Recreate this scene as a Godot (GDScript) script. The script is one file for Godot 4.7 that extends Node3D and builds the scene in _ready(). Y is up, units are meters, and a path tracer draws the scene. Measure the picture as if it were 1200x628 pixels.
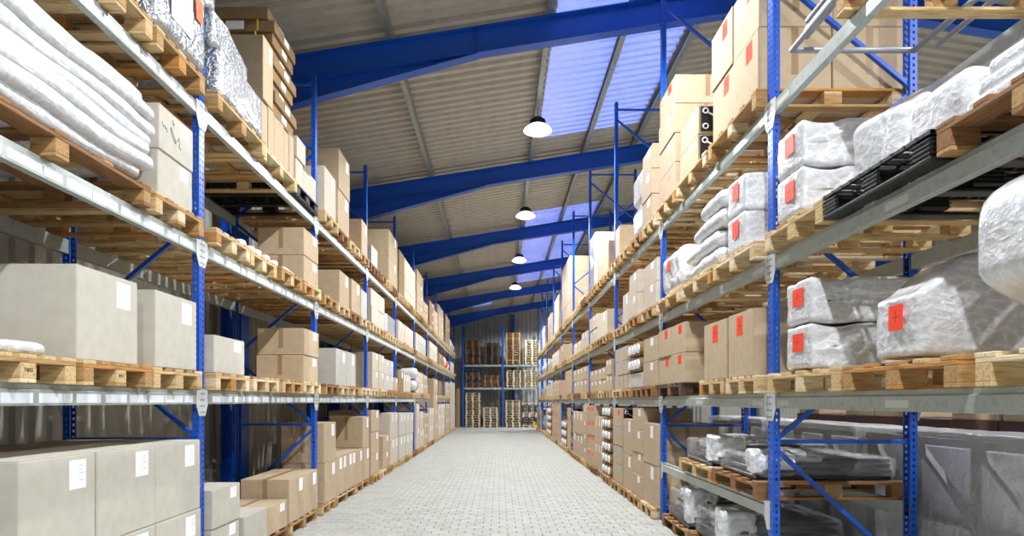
extends Node3D
# Warehouse aisle between two pallet racks. x to the skylight side, y up, depth d runs along -z.
const F := 840.0      # focal length in pixels of the 1200 x 628 frame
const U0 := 585.0     # vanishing point of the aisle
const V0 := 470.0
const H := 1.54       # lens height
const XL := 2.42      # front of the rack on the corrugated wall's side (x = -XL)
const XR := 2.08      # front of the rack below the skylights
const DEPTH := 1.1
const PH := 0.144     # pallet height
const UPL0 := 2.18
const PITL := 3.65
const UPR0 := 1.8
const PITR := 3.7
const NB := 10
const LV := {"L": [0.0, 1.63, 2.84, 3.96], "R": [0.0, 1.60, 2.653, 3.83]}
const SLOPE := 0.158
const RIDGE := 4.3
const WALL_L := -4.05
const WALL_R := 12.65
const D_END := 44.8
const D_BACK := -9.0
const ORD := ["first", "second", "third", "fourth", "fifth", "sixth", "seventh", "eighth", "ninth", "tenth", "eleventh", "twelfth", "thirteenth", "fourteenth", "fifteenth", "sixteenth", "seventeenth", "eighteenth", "nineteenth", "twentieth"]

var M := {}
var names := {}
var cache := {}
var rng := RandomNumberGenerator.new()
var cells := {}
var far_pallets := []

# ------------------------------------------------------------------ small helpers
func P(x: float, y: float, d: float) -> Vector3:
	return Vector3(x, y, -d)

func roof_y(x: float) -> float:      # top of the rafters
	return 6.64 + SLOPE * (minf(x, 2.0 * RIDGE - x) + 1.55)

func numbered(s: String) -> String:
	var n: int = names.get(s, 0)
	names[s] = n + 1
	return s if n == 0 else "%s_%03d" % [s, n]

func tag(o: Node3D, label: String, category: String, group := "") -> void:
	o.set_meta("label", label)
	o.set_meta("category", category)
	if group != "":
		o.set_meta("group", group)

func thing(called: String, label: String, category: String, at := Vector3.ZERO, group := "") -> Node3D:
	var o := Node3D.new()
	o.name = numbered(called)
	add_child(o)
	o.position = at
	tag(o, label, category, group)
	return o

func structure(called: String) -> Node3D:
	var o := Node3D.new()
	o.name = called
	add_child(o)
	o.set_meta("kind", "structure")
	return o

func part(parent: Node3D, called: String, m: Mesh, mat: Material, at := Vector3.ZERO, turn := Vector3.ZERO) -> MeshInstance3D:
	var o := MeshInstance3D.new()
	o.name = called
	o.mesh = m
	o.material_override = mat
	o.position = at
	o.rotation = turn
	parent.add_child(o, true)
	return o

class Mb:
	var st := SurfaceTool.new()
	var smooth := false
	func _init(s := false) -> void:
		smooth = s
		st.begin(Mesh.PRIMITIVE_TRIANGLES)
		st.set_smooth_group(0 if s else -1)
	func tri(a: Vector3, b: Vector3, c: Vector3) -> void:      # corners counter-clockwise from outside
		st.add_vertex(a)
		st.add_vertex(c)
		st.add_vertex(b)
	func quad(a: Vector3, b: Vector3, c: Vector3, d: Vector3) -> void:
		tri(a, b, c)
		tri(a, c, d)
	func box(lo: Vector3, hi: Vector3) -> void:
		var v := []
		for i in 8:
			v.append(Vector3(hi.x if i & 1 else lo.x, hi.y if i & 2 else lo.y, hi.z if i & 4 else lo.z))
		quad(v[0], v[2], v[3], v[1])
		quad(v[4], v[5], v[7], v[6])
		quad(v[0], v[4], v[6], v[2])
		quad(v[1], v[3], v[7], v[5])
		quad(v[0], v[1], v[5], v[4])
		quad(v[2], v[6], v[7], v[3])
	func bar(a: Vector3, b: Vector3, w: float, h: float, up := Vector3.UP) -> void:
		var z := (b - a).normalized()
		var x := up.cross(z)
		if x.length() < 0.01:
			x = Vector3.RIGHT.cross(z)
		x = x.normalized()
		var y := z.cross(x)
		var c := []
		for e in [a, b]:
			for s in [[-1, -1], [1, -1], [1, 1], [-1, 1]]:
				c.append(e + x * (s[0] * w / 2) + y * (s[1] * h / 2))
		quad(c[3], c[2], c[1], c[0])
		quad(c[4], c[5], c[6], c[7])
		for i in 4:
			var j := (i + 1) % 4
			quad(c[i], c[j], c[4 + j], c[4 + i])
	func tube(a: Vector3, b: Vector3, r: float, n := 10) -> void:
		var z := (b - a).normalized()
		var x := Vector3.UP.cross(z)
		if x.length() < 0.01:
			x = Vector3.RIGHT.cross(z)
		x = x.normalized()
		var y := z.cross(x)
		for i in n:
			var p := x * cos(TAU * i / n) * r + y * sin(TAU * i / n) * r
			var q := x * cos(TAU * (i + 1) / n) * r + y * sin(TAU * (i + 1) / n) * r
			quad(a + p, a + q, b + q, b + p)
			tri(a, a + q, a + p)
			tri(b, b + p, b + q)
	func lathe(pts: Array, n := 24) -> void:      # [radius, y] pairs from the bottom up, outside to the outside
		for k in pts.size() - 1:
			for i in n:
				var a0 := TAU * i / n
				var a1 := TAU * (i + 1) / n
				var p: Array = pts[k]
				var q: Array = pts[k + 1]
				var c0 := Vector3(cos(a0), 0, sin(a0))
				var c1 := Vector3(cos(a1), 0, sin(a1))
				quad(c0 * p[0] + Vector3.UP * p[1], c0 * q[0] + Vector3.UP * q[1], c1 * q[0] + Vector3.UP * q[1], c1 * p[0] + Vector3.UP * p[1])
	func done() -> ArrayMesh:
		st.index()
		st.generate_normals()
		return st.commit()

func bev(size: Vector3, b := 0.004) -> ArrayMesh:
	var key := "b%.4f %.4f %.4f %.4f" % [size.x, size.y, size.z, b]
	if cache.has(key):
		return cache[key]
	b = minf(b, 0.3 * minf(size.x, minf(size.y, size.z)))
	var m := Mb.new()
	var h := size / 2
	var k := h - Vector3.ONE * b
	# corner point on the face of axis a for the corner of signs s
	var pt := func(s: Vector3, a: int) -> Vector3:
		var v := s * k
		v[a] = s[a] * h[a]
		return v
	for a in 3:
		var e := (a + 1) % 3
		var f := (a + 2) % 3
		for sg in [-1.0, 1.0]:
			var q := []
			for w in [[-1, -1], [1, -1], [1, 1], [-1, 1]]:
				var s := Vector3.ZERO
				s[a] = sg
				s[e] = w[0]
				s[f] = w[1]
				q.append(pt.call(s, a))
			if sg > 0:
				m.quad(q[0], q[1], q[2], q[3])
			else:
				m.quad(q[3], q[2], q[1], q[0])
		for s1 in [-1.0, 1.0]:
			for s2 in [-1.0, 1.0]:
				var lo := Vector3.ZERO
				lo[a] = -1
				lo[e] = s1
				lo[f] = s2
				var hi := lo
				hi[a] = 1
				var q2 := [pt.call(lo, e), pt.call(hi, e), pt.call(hi, f), pt.call(lo, f)]
				if s1 * s2 < 0:
					m.quad(q2[0], q2[1], q2[2], q2[3])
				else:
					m.quad(q2[3], q2[2], q2[1], q2[0])
	for i in 8:
		var s3 := Vector3(1 if i & 1 else -1, 1 if i & 2 else -1, 1 if i & 4 else -1)
		var t := [pt.call(s3, 0), pt.call(s3, 1), pt.call(s3, 2)]
		if s3.x * s3.y * s3.z > 0:
			m.tri(t[0], t[1], t[2])
		else:
			m.tri(t[2], t[1], t[0])
	cache[key] = m.done()
	return cache[key]

func flat(w: float, h: float) -> ArrayMesh:      # a sticker of 1 mm with uv, facing +x, w along z and h along y
	var key := "f%.3f %.3f" % [w, h]
	if cache.has(key):
		return cache[key]
	var st := SurfaceTool.new()
	st.begin(Mesh.PRIMITIVE_TRIANGLES)
	st.set_smooth_group(-1)
	var c := [Vector3(0.0012, -h / 2, w / 2), Vector3(0.0012, -h / 2, -w / 2), Vector3(0.0012, h / 2, -w / 2), Vector3(0.0012, h / 2, w / 2)]
	var uv := [Vector2(0, 1), Vector2(1, 1), Vector2(1, 0), Vector2(0, 0)]
	for i in [0, 2, 1, 0, 3, 2]:
		st.set_uv(uv[i])
		st.add_vertex(c[i])
	for i in 4:
		var j := (i + 1) % 4
		var a: Vector3 = c[i]
		var b: Vector3 = c[j]
		var a0 := Vector3(-0.001, a.y, a.z)
		var b0 := Vector3(-0.001, b.y, b.z)
		for v in [a0, a, b, a0, b, b0]:
			st.set_uv(Vector2(0.02, 0.02))
			st.add_vertex(v)
	st.generate_normals()
	cache[key] = st.commit()
	return cache[key]

func blob(size: Vector3, r: float, n: int, amp: float, seed_: int, freq := 3.0, shape = null) -> ArrayMesh:
	# a box with rounded corners and an uneven, wrinkled skin
	var noise := FastNoiseLite.new()
	noise.seed = seed_
	noise.frequency = freq
	noise.fractal_octaves = 3
	noise.noise_type = FastNoiseLite.TYPE_SIMPLEX
	var fine := FastNoiseLite.new()
	fine.seed = seed_ + 7
	fine.frequency = freq * 3.2
	fine.fractal_type = FastNoiseLite.FRACTAL_RIDGED
	fine.fractal_octaves = 2
	var m := Mb.new(true)
	var h := size / 2
	r = minf(r, 0.98 * minf(h.x, minf(h.y, h.z)))
	var inner := h - Vector3.ONE * r
	var put := func(p: Vector3) -> Vector3:
		var q := p * h
		var c := q.clamp(-inner, inner)
		var dir := (q - c)
		dir = dir.normalized() if dir.length() > 1e-6 else p.normalized()
		var o := c + dir * r
		var bend := noise.get_noise_3dv(o) * amp * 0.4 + (fine.get_noise_3dv(o) - 0.2) * amp * 0.1
		if dir.y < -0.5:
			bend = minf(bend, 0.0) * 0.1
		bend = minf(bend, amp * 0.1)
		o += dir * bend
		return shape.call(o) if shape != null else o
	for a in 3:
		var e := (a + 1) % 3
		var f := (a + 2) % 3
		for sg in [-1.0, 1.0]:
			var grid := []
			for i in n + 1:
				for j in n + 1:
					var v := Vector3.ZERO
					v[a] = sg
					# denser toward the edges
					v[e] = sin((i * 2.0 / n - 1.0) * PI / 2) * 0.5 + (i * 2.0 / n - 1.0) * 0.5
					v[f] = sin((j * 2.0 / n - 1.0) * PI / 2) * 0.5 + (j * 2.0 / n - 1.0) * 0.5
					grid.append(put.call(v))
			for i in n:
				for j in n:
					var q0: Vector3 = grid[i * (n + 1) + j]
					var q1: Vector3 = grid[(i + 1) * (n + 1) + j]
					var q2: Vector3 = grid[(i + 1) * (n + 1) + j + 1]
					var q3: Vector3 = grid[i * (n + 1) + j + 1]
					if sg > 0:
						m.quad(q0, q1, q2, q3)
					else:
						m.quad(q3, q2, q1, q0)
	return m.done()

# ------------------------------------------------------------------ materials
func noise_tex(size: int, freq: float, ramp: Array, seed_ := 1, octaves := 4, as_normal := 0.0, kind := FastNoiseLite.TYPE_SIMPLEX_SMOOTH, ridged := false) -> NoiseTexture2D:
	var n := FastNoiseLite.new()
	n.seed = seed_
	n.noise_type = kind
	n.frequency = freq
	n.fractal_octaves = octaves
	if ridged:
		n.fractal_type = FastNoiseLite.FRACTAL_RIDGED
	var t := NoiseTexture2D.new()
	t.width = size
	t.height = size
	t.seamless = true
	t.noise = n
	if as_normal > 0.0:
		t.as_normal_map = true
		t.bump_strength = as_normal
	else:
		var g := Gradient.new()
		var off := PackedFloat32Array()
		var col := PackedColorArray()
		for i in ramp.size():
			off.append(float(i) / (ramp.size() - 1))
			col.append(ramp[i])
		g.offsets = off
		g.colors = col
		t.color_ramp = g
	return t

func mat(called: String, c: Color, rough := 0.6, metal := 0.0) -> StandardMaterial3D:
	var m := StandardMaterial3D.new()
	m.resource_name = called
	m.albedo_color = c
	m.roughness = rough
	m.metallic = metal
	M[called] = m
	return m

func tri_tex(m: StandardMaterial3D, t: Texture2D, scale: Vector3, world := false) -> void:
	m.albedo_texture = t
	m.uv1_triplanar = true
	m.uv1_world_triplanar = world
	m.uv1_scale = scale

func make_materials() -> void:
	var w := Color.WHITE
	var kraft := noise_tex(256, 0.02, [Color(0.94, 0.94, 0.935), Color(0.975, 0.975, 0.97), w], 3, 5)
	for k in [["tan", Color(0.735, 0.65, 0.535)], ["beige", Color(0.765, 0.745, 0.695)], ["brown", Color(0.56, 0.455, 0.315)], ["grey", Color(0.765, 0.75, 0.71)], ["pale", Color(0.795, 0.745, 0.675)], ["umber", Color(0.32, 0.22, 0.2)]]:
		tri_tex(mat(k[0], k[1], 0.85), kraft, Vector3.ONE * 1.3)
	mat("tape", Color(0.60, 0.50, 0.37), 0.28)
	mat("strap", Color(0.87, 0.84, 0.15), 0.4)
	# printed labels
	var im := Image.create(64, 64, false, Image.FORMAT_RGB8)
	im.fill(Color(0.95, 0.95, 0.96))
	for y in [12, 20, 28, 44]:
		im.fill_rect(Rect2i(38, y, 16 - (y % 7), 2), Color(0.80, 0.80, 0.83))
	mat("label_white", w, 0.5).albedo_texture = ImageTexture.create_from_image(im)
	for k in [["label_red", Color(0.97, 0.24, 0.09)], ["label_orange", Color(0.95, 0.42, 0.2)], ["label_blue", Color(0.42, 0.76, 0.92)]]:
		var im2 := Image.create(64, 64, false, Image.FORMAT_RGB8)
		im2.fill(k[1])
		im2.fill_rect(Rect2i(30, 14, 3, 30), Color(k[1].r * 0.5, k[1].g * 0.4, k[1].b * 0.4))
		im2.fill_rect(Rect2i(14, 30, 36, 2), Color(k[1].r * 0.6, k[1].g * 0.5, k[1].b * 0.5))
		mat(k[0], w, 0.5).albedo_texture = ImageTexture.create_from_image(im2)
	var im3 := Image.create(128, 128, false, Image.FORMAT_RGB8)
	im3.fill(Color(0.94, 0.95, 0.96))
	for y in range(16, 112, 12):
		im3.fill_rect(Rect2i(14, y, 80 + (y * 7) % 24, 2), Color(0.6, 0.62, 0.66))
	mat("paper", w, 0.5).albedo_texture = ImageTexture.create_from_image(im3)
	mat("ink", Color(0.10, 0.10, 0.12), 0.6)
	# wood, grain along each board's own x
	var grain := noise_tex(256, 0.022, [Color(0.74, 0.68, 0.60), Color(0.92, 0.90, 0.86), w, Color(0.84, 0.78, 0.70)], 11, 4)
	for k in [["wood_pale", Color(0.82, 0.71, 0.52)], ["wood_tan", Color(0.70, 0.555, 0.36)], ["wood_brown", Color(0.56, 0.40, 0.24)], ["wood_dark", Color(0.34, 0.28, 0.23)], ["wood_cream", Color(0.89, 0.82, 0.69)], ["wood_orange", Color(0.74, 0.53, 0.28)], ["wood_blue", Color(0.15, 0.25, 0.5)]]:
		tri_tex(mat(k[0], k[1], 0.8), grain, Vector3(0.5, 5, 5))
	# metal
	var galv := noise_tex(256, 0.03, [Color(0.84, 0.86, 0.85), w, Color(0.92, 0.93, 0.93)], 5, 3)
	tri_tex(mat("beam_grey", Color(0.70, 0.73, 0.71), 0.42, 0.35), galv, Vector3.ONE)
	tri_tex(mat("galvanised", Color(0.62, 0.64, 0.62), 0.4, 0.6), galv, Vector3.ONE * 0.6)
	mat("connector_grey", Color(0.80, 0.82, 0.82), 0.45, 0.2)
	mat("blue_post", Color(0.035, 0.315, 0.735), 0.38)
	mat("steel_tube", Color(0.62, 0.63, 0.66), 0.45, 0.5)
	mat("black_plastic", Color(0.035, 0.037, 0.042), 0.42)
	mat("black_metal", Color(0.03, 0.03, 0.035), 0.5)
	mat("white_plastic", Color(0.92, 0.92, 0.93), 0.4)
	mat("yellow_paint", Color(0.95, 0.77, 0.05), 0.45)
	mat("shelf_label", Color(0.90, 0.92, 0.95), 0.5)
	mat("foam_grey", Color(0.92, 0.93, 0.96), 0.8)
	mat("truss_steel", Color(0.36, 0.35, 0.33), 0.5, 0.3)
	mat("dark_sheet", Color(0.10, 0.10, 0.11), 0.3, 0.5)
	var sheet := noise_tex(256, 0.012, [Color(0.88, 0.88, 0.86), w, Color(0.93, 0.92, 0.90)], 21, 4)
	tri_tex(mat("roof_metal", Color(0.72, 0.70, 0.66), 0.55), sheet, Vector3.ONE * 0.5, true)
	tri_tex(mat("wall_metal", Color(0.72, 0.71, 0.67), 0.55), sheet, Vector3.ONE * 0.5, true)
	tri_tex(mat("end_metal", Color(0.72, 0.74, 0.75), 0.55), sheet, Vector3.ONE * 0.5, true)
	var sky := mat("skylight_plastic", Color(0.85, 0.88, 1.0, 0.30), 0.2)
	sky.transparency = BaseMaterial3D.TRANSPARENCY_ALPHA
	# paving
	var con := noise_tex(512, 0.03, [Color(0.90, 0.90, 0.88), Color(0.97, 0.97, 0.955), w, Color(0.94, 0.94, 0.925)], 31, 5)
	var k2 := 0
	for c in [Color(0.67, 0.675, 0.645), Color(0.65, 0.655, 0.625), Color(0.69, 0.69, 0.66)]:
		tri_tex(mat("paver%d" % k2, c, 0.75), con, Vector3.ONE * 0.33, true)
		k2 += 1
	var all := mat("paving", w, 0.75)
	tri_tex(all, con, Vector3.ONE * 0.33, true)
	all.vertex_color_use_as_albedo = true
	mat("joint_sand", Color(0.44, 0.43, 0.39), 0.95)
	# wrapping film
	var crinkle := noise_tex(512, 0.009, [], 41, 4, 14.0, FastNoiseLite.TYPE_SIMPLEX, true)
	var creases := noise_tex(512, 0.007, [Color.BLACK, Color.BLACK, Color.BLACK, Color(0.12, 0.12, 0.12), Color.WHITE], 47, 2, 0.0, FastNoiseLite.TYPE_SIMPLEX, true)
	var streaks := noise_tex(512, 0.008, [Color(0.80, 0.81, 0.82), Color(0.83, 0.84, 0.85), Color(0.90, 0.90, 0.91), w], 53, 3, 0.0, FastNoiseLite.TYPE_SIMPLEX, true)
	var mottled := noise_tex(256, 0.02, [Color(0.86, 0.87, 0.88), Color(0.95, 0.95, 0.95), w], 43, 4)
	for k in [["film_white", Color(0.96, 0.965, 0.97), 0.0], ["film_grey", Color(0.93, 0.935, 0.94), 0.0], ["film_foil", Color(0.80, 0.81, 0.82), 0.75], ["film_blue", Color(0.62, 0.76, 0.95), 0.0]]:
		var m := mat(k[0], k[1], 0.34, k[2])
		tri_tex(m, mottled if k[2] > 0.0 else streaks, Vector3(1.7, 2.4, 1.7))
		m.normal_enabled = true
		m.normal_texture = crinkle
		m.normal_scale = 0.3 if k[2] == 0.0 else 1.1
		m.heightmap_enabled = true
		m.heightmap_texture = creases
		m.heightmap_scale = 0.13
		m.clearcoat_enabled = true
		m.clearcoat = 1.0
		m.clearcoat_roughness = 0.1
	for k in [["film_cover", 0.34], ["film_clear", 0.15]]:
		var clear := mat(k[0], Color(0.95, 0.96, 0.98, k[1]), 0.3)
		clear.transparency = BaseMaterial3D.TRANSPARENCY_ALPHA
		clear.normal_enabled = true
		clear.normal_texture = crinkle
		clear.uv1_triplanar = true
		clear.uv1_scale = Vector3.ONE * 0.8
		clear.normal_scale = 0.5
	# lamps
	var glow := mat("lamp_glow", Color(1, 1, 1), 0.4)
	glow.emission_enabled = true
	glow.emission = Color(1.0, 0.98, 0.94)
	glow.emission_energy_multiplier = 6.0
	var acr := mat("lamp_acrylic", Color(0.95, 0.95, 0.95), 0.3)
	acr.emission_enabled = true
	acr.emission = Color(1.0, 0.98, 0.94)
	acr.emission_energy_multiplier = 1.2

# ------------------------------------------------------------------ the building
func profile_sheet(length: float, width: float, pitch: float, depth: float, thick := 0.012) -> ArrayMesh:
	# trapezoidal sheet: length along x, ribs repeat along z from 0 to -width, crests at +y; closed, thick
	var key := "s%.3f %.3f %.3f %.3f" % [length, width, pitch, depth]
	if cache.has(key):
		return cache[key]
	var pts := []
	var n := roundi(width / pitch)
	for i in n:
		for q in [[0.0, 0.0], [0.42, 0.0], [0.54, 1.0], [0.88, 1.0]]:
			pts.append(Vector2((i + q[0]) * pitch, q[1] * depth))
	pts.append(Vector2(n * pitch, 0))
	var m := Mb.new()
	for i in pts.size() - 1:
		var a: Vector2 = pts[i]
		var b: Vector2 = pts[i + 1]
		var lo := [Vector3(0, a.y, -a.x), Vector3(length, a.y, -a.x), Vector3(length, b.y, -b.x), Vector3(0, b.y, -b.x)]
		m.quad(lo[3], lo[2], lo[1], lo[0])
		var up := Vector3.UP * thick
		m.quad(lo[0] + up, lo[1] + up, lo[2] + up, lo[3] + up)
		m.quad(lo[0], lo[0] + up, lo[3] + up, lo[3])
		m.quad(lo[1], lo[2], lo[2] + up, lo[1] + up)
	cache[key] = m.done()
	return cache[key]

func build_building() -> void:
	var ang := atan(SLOPE)
	# --- floor: concrete pavers in running bond on a sand bed
	var fl := structure("floor")
	var bed := Mb.new()
	bed.box(Vector3(WALL_L - 0.1, -0.25, -D_END - 0.1), Vector3(WALL_R + 0.1, -0.012, -D_BACK + 0.1))
	part(fl, "sand_bed", bed.done(), M.joint_sand)
	var pw := 0.2
	var pd := 0.165
	var g := 0.005
	var single := []
	var rest := SurfaceTool.new()
	rest.begin(Mesh.PRIMITIVE_TRIANGLES)
	rest.set_smooth_group(-1)
	rng.seed = 5
	var paver := func(st: SurfaceTool, lo: Vector3, hi: Vector3, colored: bool, c: Color) -> void:
		var b := 0.005
		var top := [Vector3(lo.x + b, hi.y, hi.z - b), Vector3(hi.x - b, hi.y, hi.z - b), Vector3(hi.x - b, hi.y, lo.z + b), Vector3(lo.x + b, hi.y, lo.z + b)]
		var mid := [Vector3(lo.x, hi.y - b, hi.z), Vector3(hi.x, hi.y - b, hi.z), Vector3(hi.x, hi.y - b, lo.z), Vector3(lo.x, hi.y - b, lo.z)]
		var fs := [[top[0], top[1], top[2], top[3]]]
		for i in 4:
			var j := (i + 1) % 4
			fs.append([mid[i], mid[j], top[j], top[i]])
			fs.append([mid[i] + Vector3.DOWN * 0.03, mid[j] + Vector3.DOWN * 0.03, mid[j], mid[i]])
		for q in fs:
			for k in [0, 2, 1, 0, 3, 2]:
				if colored:
					st.set_color(c)
				st.add_vertex(q[k])
	var rows := int((D_END - 7.2) / pd)
	for r in rows:
		var d0 := 7.2 + r * pd
		var x0 := -3.9 + (0.1 if r % 2 else 0.0)
		while x0 < 3.7:
			var lo := Vector3(x0 + g / 2, -0.02, -(d0 + pd - g / 2))
			var hi := Vector3(x0 + pw - g / 2, rng.randf_range(-0.001, 0.0005), -(d0 + g / 2))
			var u := U0 + F * (x0 + 0.1) / d0
			if d0 > 8.1 and single.size() < 298 and x0 > -2.35 and x0 < 2.05 and H * F / d0 < 158.5:
				single.append(Vector3(x0 + pw / 2, hi.y, -(d0 + pd / 2)))
			else:
				var s := rng.randf_range(0.385, 0.44)
				paver.call(rest, lo, hi, true, Color(s, s * 1.01, s * 0.92))
			x0 += pw
	rest.generate_normals()
	var one := SurfaceTool.new()
	one.begin(Mesh.PRIMITIVE_TRIANGLES)
	one.set_smooth_group(-1)
	paver.call(one, Vector3(-pw / 2 + g / 2, -0.02, -pd / 2 + g / 2), Vector3(pw / 2 - g / 2, 0.0, pd / 2 - g / 2), false, Color.WHITE)
	one.generate_normals()
	var pm := one.commit()
	for s in single:
		part(fl, "paver", pm, M["paver%d" % rng.randi_range(0, 2)], s)
	var ro := part(fl, "paving", rest.commit(), M.paving)
	ro.set_meta("kind", "stuff")
	# --- paved apron outside the view and beyond the racks
	var ap := Mb.new()
	ap.box(Vector3(WALL_L, -0.012, -7.195), Vector3(3.7, 0.0, -D_BACK))
	ap.box(Vector3(3.71, -0.012, -D_END), Vector3(WALL_R, 0.0, -D_BACK))
	part(fl, "concrete_slab", ap.done(), M.paver1)

	# --- corrugated walls of sheets one metre wide
	var wl := structure("wall_left")
	var hgt := roof_y(WALL_L) + 0.14
	var sh := profile_sheet(hgt, 1.0, 0.25, 0.035)
	for i in int(ceil(D_END - D_BACK)):
		part(wl, "wall_sheet", sh, M.wall_metal, P(WALL_L, 0, D_BACK + i), Vector3(0, 0, PI / 2))
	var wr := structure("wall_right")
	for i in int(ceil(D_END - D_BACK)):
		part(wr, "wall_sheet", sh, M.wall_metal, P(WALL_R, 0, D_BACK + i), Vector3(0, 0, PI / 2))
	for e in [["wall_end", D_END], ["wall_behind", D_BACK]]:
		var we := structure(e[0])
		for i in int(ceil(WALL_R - WALL_L)):
			var x := WALL_L + i
			var hm := roof_y(minf(x + (1.0 if x < RIDGE else 0.0), RIDGE)) + 0.2
			var m2 := profile_sheet(snappedf(hm, 0.05), 1.0, 0.25, 0.035)
			part(we, "wall_sheet", m2, M.end_metal, P(x, 0, e[1]), Vector3(0, -PI / 2, PI / 2))

	# --- roof
	var ce := structure("ceiling")
	var edges := [WALL_L - 0.15, -1.63, -0.42, 0.84, 3.02, RIDGE]
	var start := D_BACK - 0.5
	for i in int(ceil(D_END - start)) + 1:
		var d := start + i
		for k in edges.size() - 1:
			var len2: float = (edges[k + 1] - edges[k]) / cos(ang)
			var m3 := profile_sheet(len2, 1.0, 0.25, 0.055)
			var clear: bool = (k == 3 and ((d > 3.0 and d < 15.2) or (d > 21.0 and d < 34.5))) or (k == 1 and d > 36.6 and d < 39.6)
			part(ce, "skylight_panel" if clear else "roof_sheet", m3, M.skylight_plastic if clear else M.roof_metal, P(edges[k], roof_y(edges[k]) + 0.19, d), Vector3(0, 0, ang))
		var m4 := profile_sheet((WALL_R + 0.15 - RIDGE) / cos(ang), 1.0, 0.25, 0.055)
		part(ce, "roof_sheet", m4, M.roof_metal, P(RIDGE, roof_y(RIDGE) + 0.19, d), Vector3(0, 0, -ang))
	var rc := Mb.new()
	rc.bar(P(RIDGE, roof_y(RIDGE) + 0.25, start), P(RIDGE, roof_y(RIDGE) + 0.25, D_END + 1), 0.5, 0.02)
	part(ce, "ridge_cap", rc.done(), M.roof_metal)
	# purlins
	for x in [-3.85, -1.55, 0.72, 1.93, 3.08, 5.6, 7.9, 10.2, 12.4]:
		var m5 := Mb.new()
		var y: float = roof_y(x)
		var a0 := P(x, y, D_BACK)
		var l := Vector3(0, 0, -(D_END - D_BACK))
		m5.box(a0 + Vector3(-0.04, 0.004, 0) + l, a0 + Vector3(0.04, 0.012, 0))
		m5.box(a0 + Vector3(0.032, 0.012, 0) + l, a0 + Vector3(0.04, 0.172, 0))
		m5.box(a0 + Vector3(-0.04, 0.172, 0) + l, a0 + Vector3(0.04, 0.18, 0))
		m5.box(a0 + Vector3(-0.04, 0.012, 0) + l, a0 + Vector3(-0.034, 0.04, 0))
		part(ce, "purlin", m5.done(), M.galvanised)
	# rafters with haunches, and columns
	for k in range(-3, 6):
		var d := 10.2 + 6.2 * k
		var rf := Node3D.new()
		rf.name = numbered("roof_frame")
		add_child(rf)
		rf.set_meta("kind", "structure")
		tag(rf, "blue steel rafter with haunch and column, %s from end wall" % ORD[5 - k], "rafter", "blue roof frames")
		var xl := WALL_L + 0.15
		for sd in [1, -1]:
			var X := func(x: float) -> float: return x if sd > 0 else 2 * RIDGE - x
			var seg := func(xa: float, ya: float, xb: float, yb: float, w: float, t: float) -> ArrayMesh:
				var mm := Mb.new()
				mm.bar(P(X.call(xa), ya, d), P(X.call(xb), yb, d), w, t)
				return mm.done()
			part(rf, "top_flange", seg.call(xl, roof_y(xl) - 0.008, RIDGE, roof_y(RIDGE) - 0.008, 0.19, 0.016), M.blue_post)
			part(rf, "bottom_flange", seg.call(xl, roof_y(xl) - 0.372, RIDGE, roof_y(RIDGE) - 0.372, 0.19, 0.016), M.blue_post)
			part(rf, "web", seg.call(xl, roof_y(xl) - 0.19, RIDGE, roof_y(RIDGE) - 0.19, 0.012, 0.35), M.blue_post)
			var hx := -0.3
			var hf := part(rf, "haunch_flange", seg.call(xl, roof_y(xl) - 0.80, hx, roof_y(hx) - 0.385, 0.19, 0.016), M.blue_post)
			hf.position = Vector3.ZERO
			var hw := Mb.new()
			var z := -d
			for s in [[0.006, false], [-0.006, true]]:
				var q := [Vector3(X.call(xl), roof_y(xl) - 0.79, z + s[0]), Vector3(X.call(hx), roof_y(hx) - 0.38, z + s[0]), Vector3(X.call(xl), roof_y(xl) - 0.37, z + s[0])]
				if s[1] != (sd < 0):
					hw.tri(q[2], q[1], q[0])
				else:
					hw.tri(q[0], q[1], q[2])
			part(rf, "haunch_web", hw.done(), M.blue_post)
			var stf := Mb.new()
			for x in [hx, xl + 0.02]:
				stf.box(P(X.call(x) - 0.006, roof_y(x) - 0.38, d + 0.085), P(X.call(x) + 0.006, roof_y(x) - 0.01, d - 0.085))
			part(rf, "stiffener", stf.done(), M.blue_post)
			var col := Mb.new()
			for o in [0.0, 0.28]:
				col.box(P(X.call(xl + o) - 0.008, 0.02, d + 0.15), P(X.call(xl + o) + 0.008, roof_y(xl) - 0.02, d - 0.15))
			col.box(P(minf(X.call(xl), X.call(xl + 0.28)), 0.02, d + 0.006), P(maxf(X.call(xl), X.call(xl + 0.28)), roof_y(xl) - 0.03, d - 0.006))
			part(rf, "column", col.done(), M.blue_post)
			var bp := Mb.new()
			bp.box(P(X.call(xl + 0.14) - 0.2, 0.0, d + 0.2), P(X.call(xl + 0.14) + 0.2, 0.02, d - 0.2))
			part(rf, "base_plate", bp.done(), M.blue_post)
	# end-wall post
	var ep := structure("trim_1")
	var em := Mb.new()
	for s in [-0.12, 0.12]:
		em.box(P(0.85 - 0.1, 0.0, D_END - 0.2 + s + 0.008), P(0.85 + 0.1, roof_y(0.85) - 0.1, D_END - 0.2 + s - 0.008))
	em.box(P(0.845, 0.0, D_END - 0.08), P(0.855, roof_y(0.85) - 0.1, D_END - 0.32))
	part(ep, "end_post", em.done(), M.blue_post)

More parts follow.
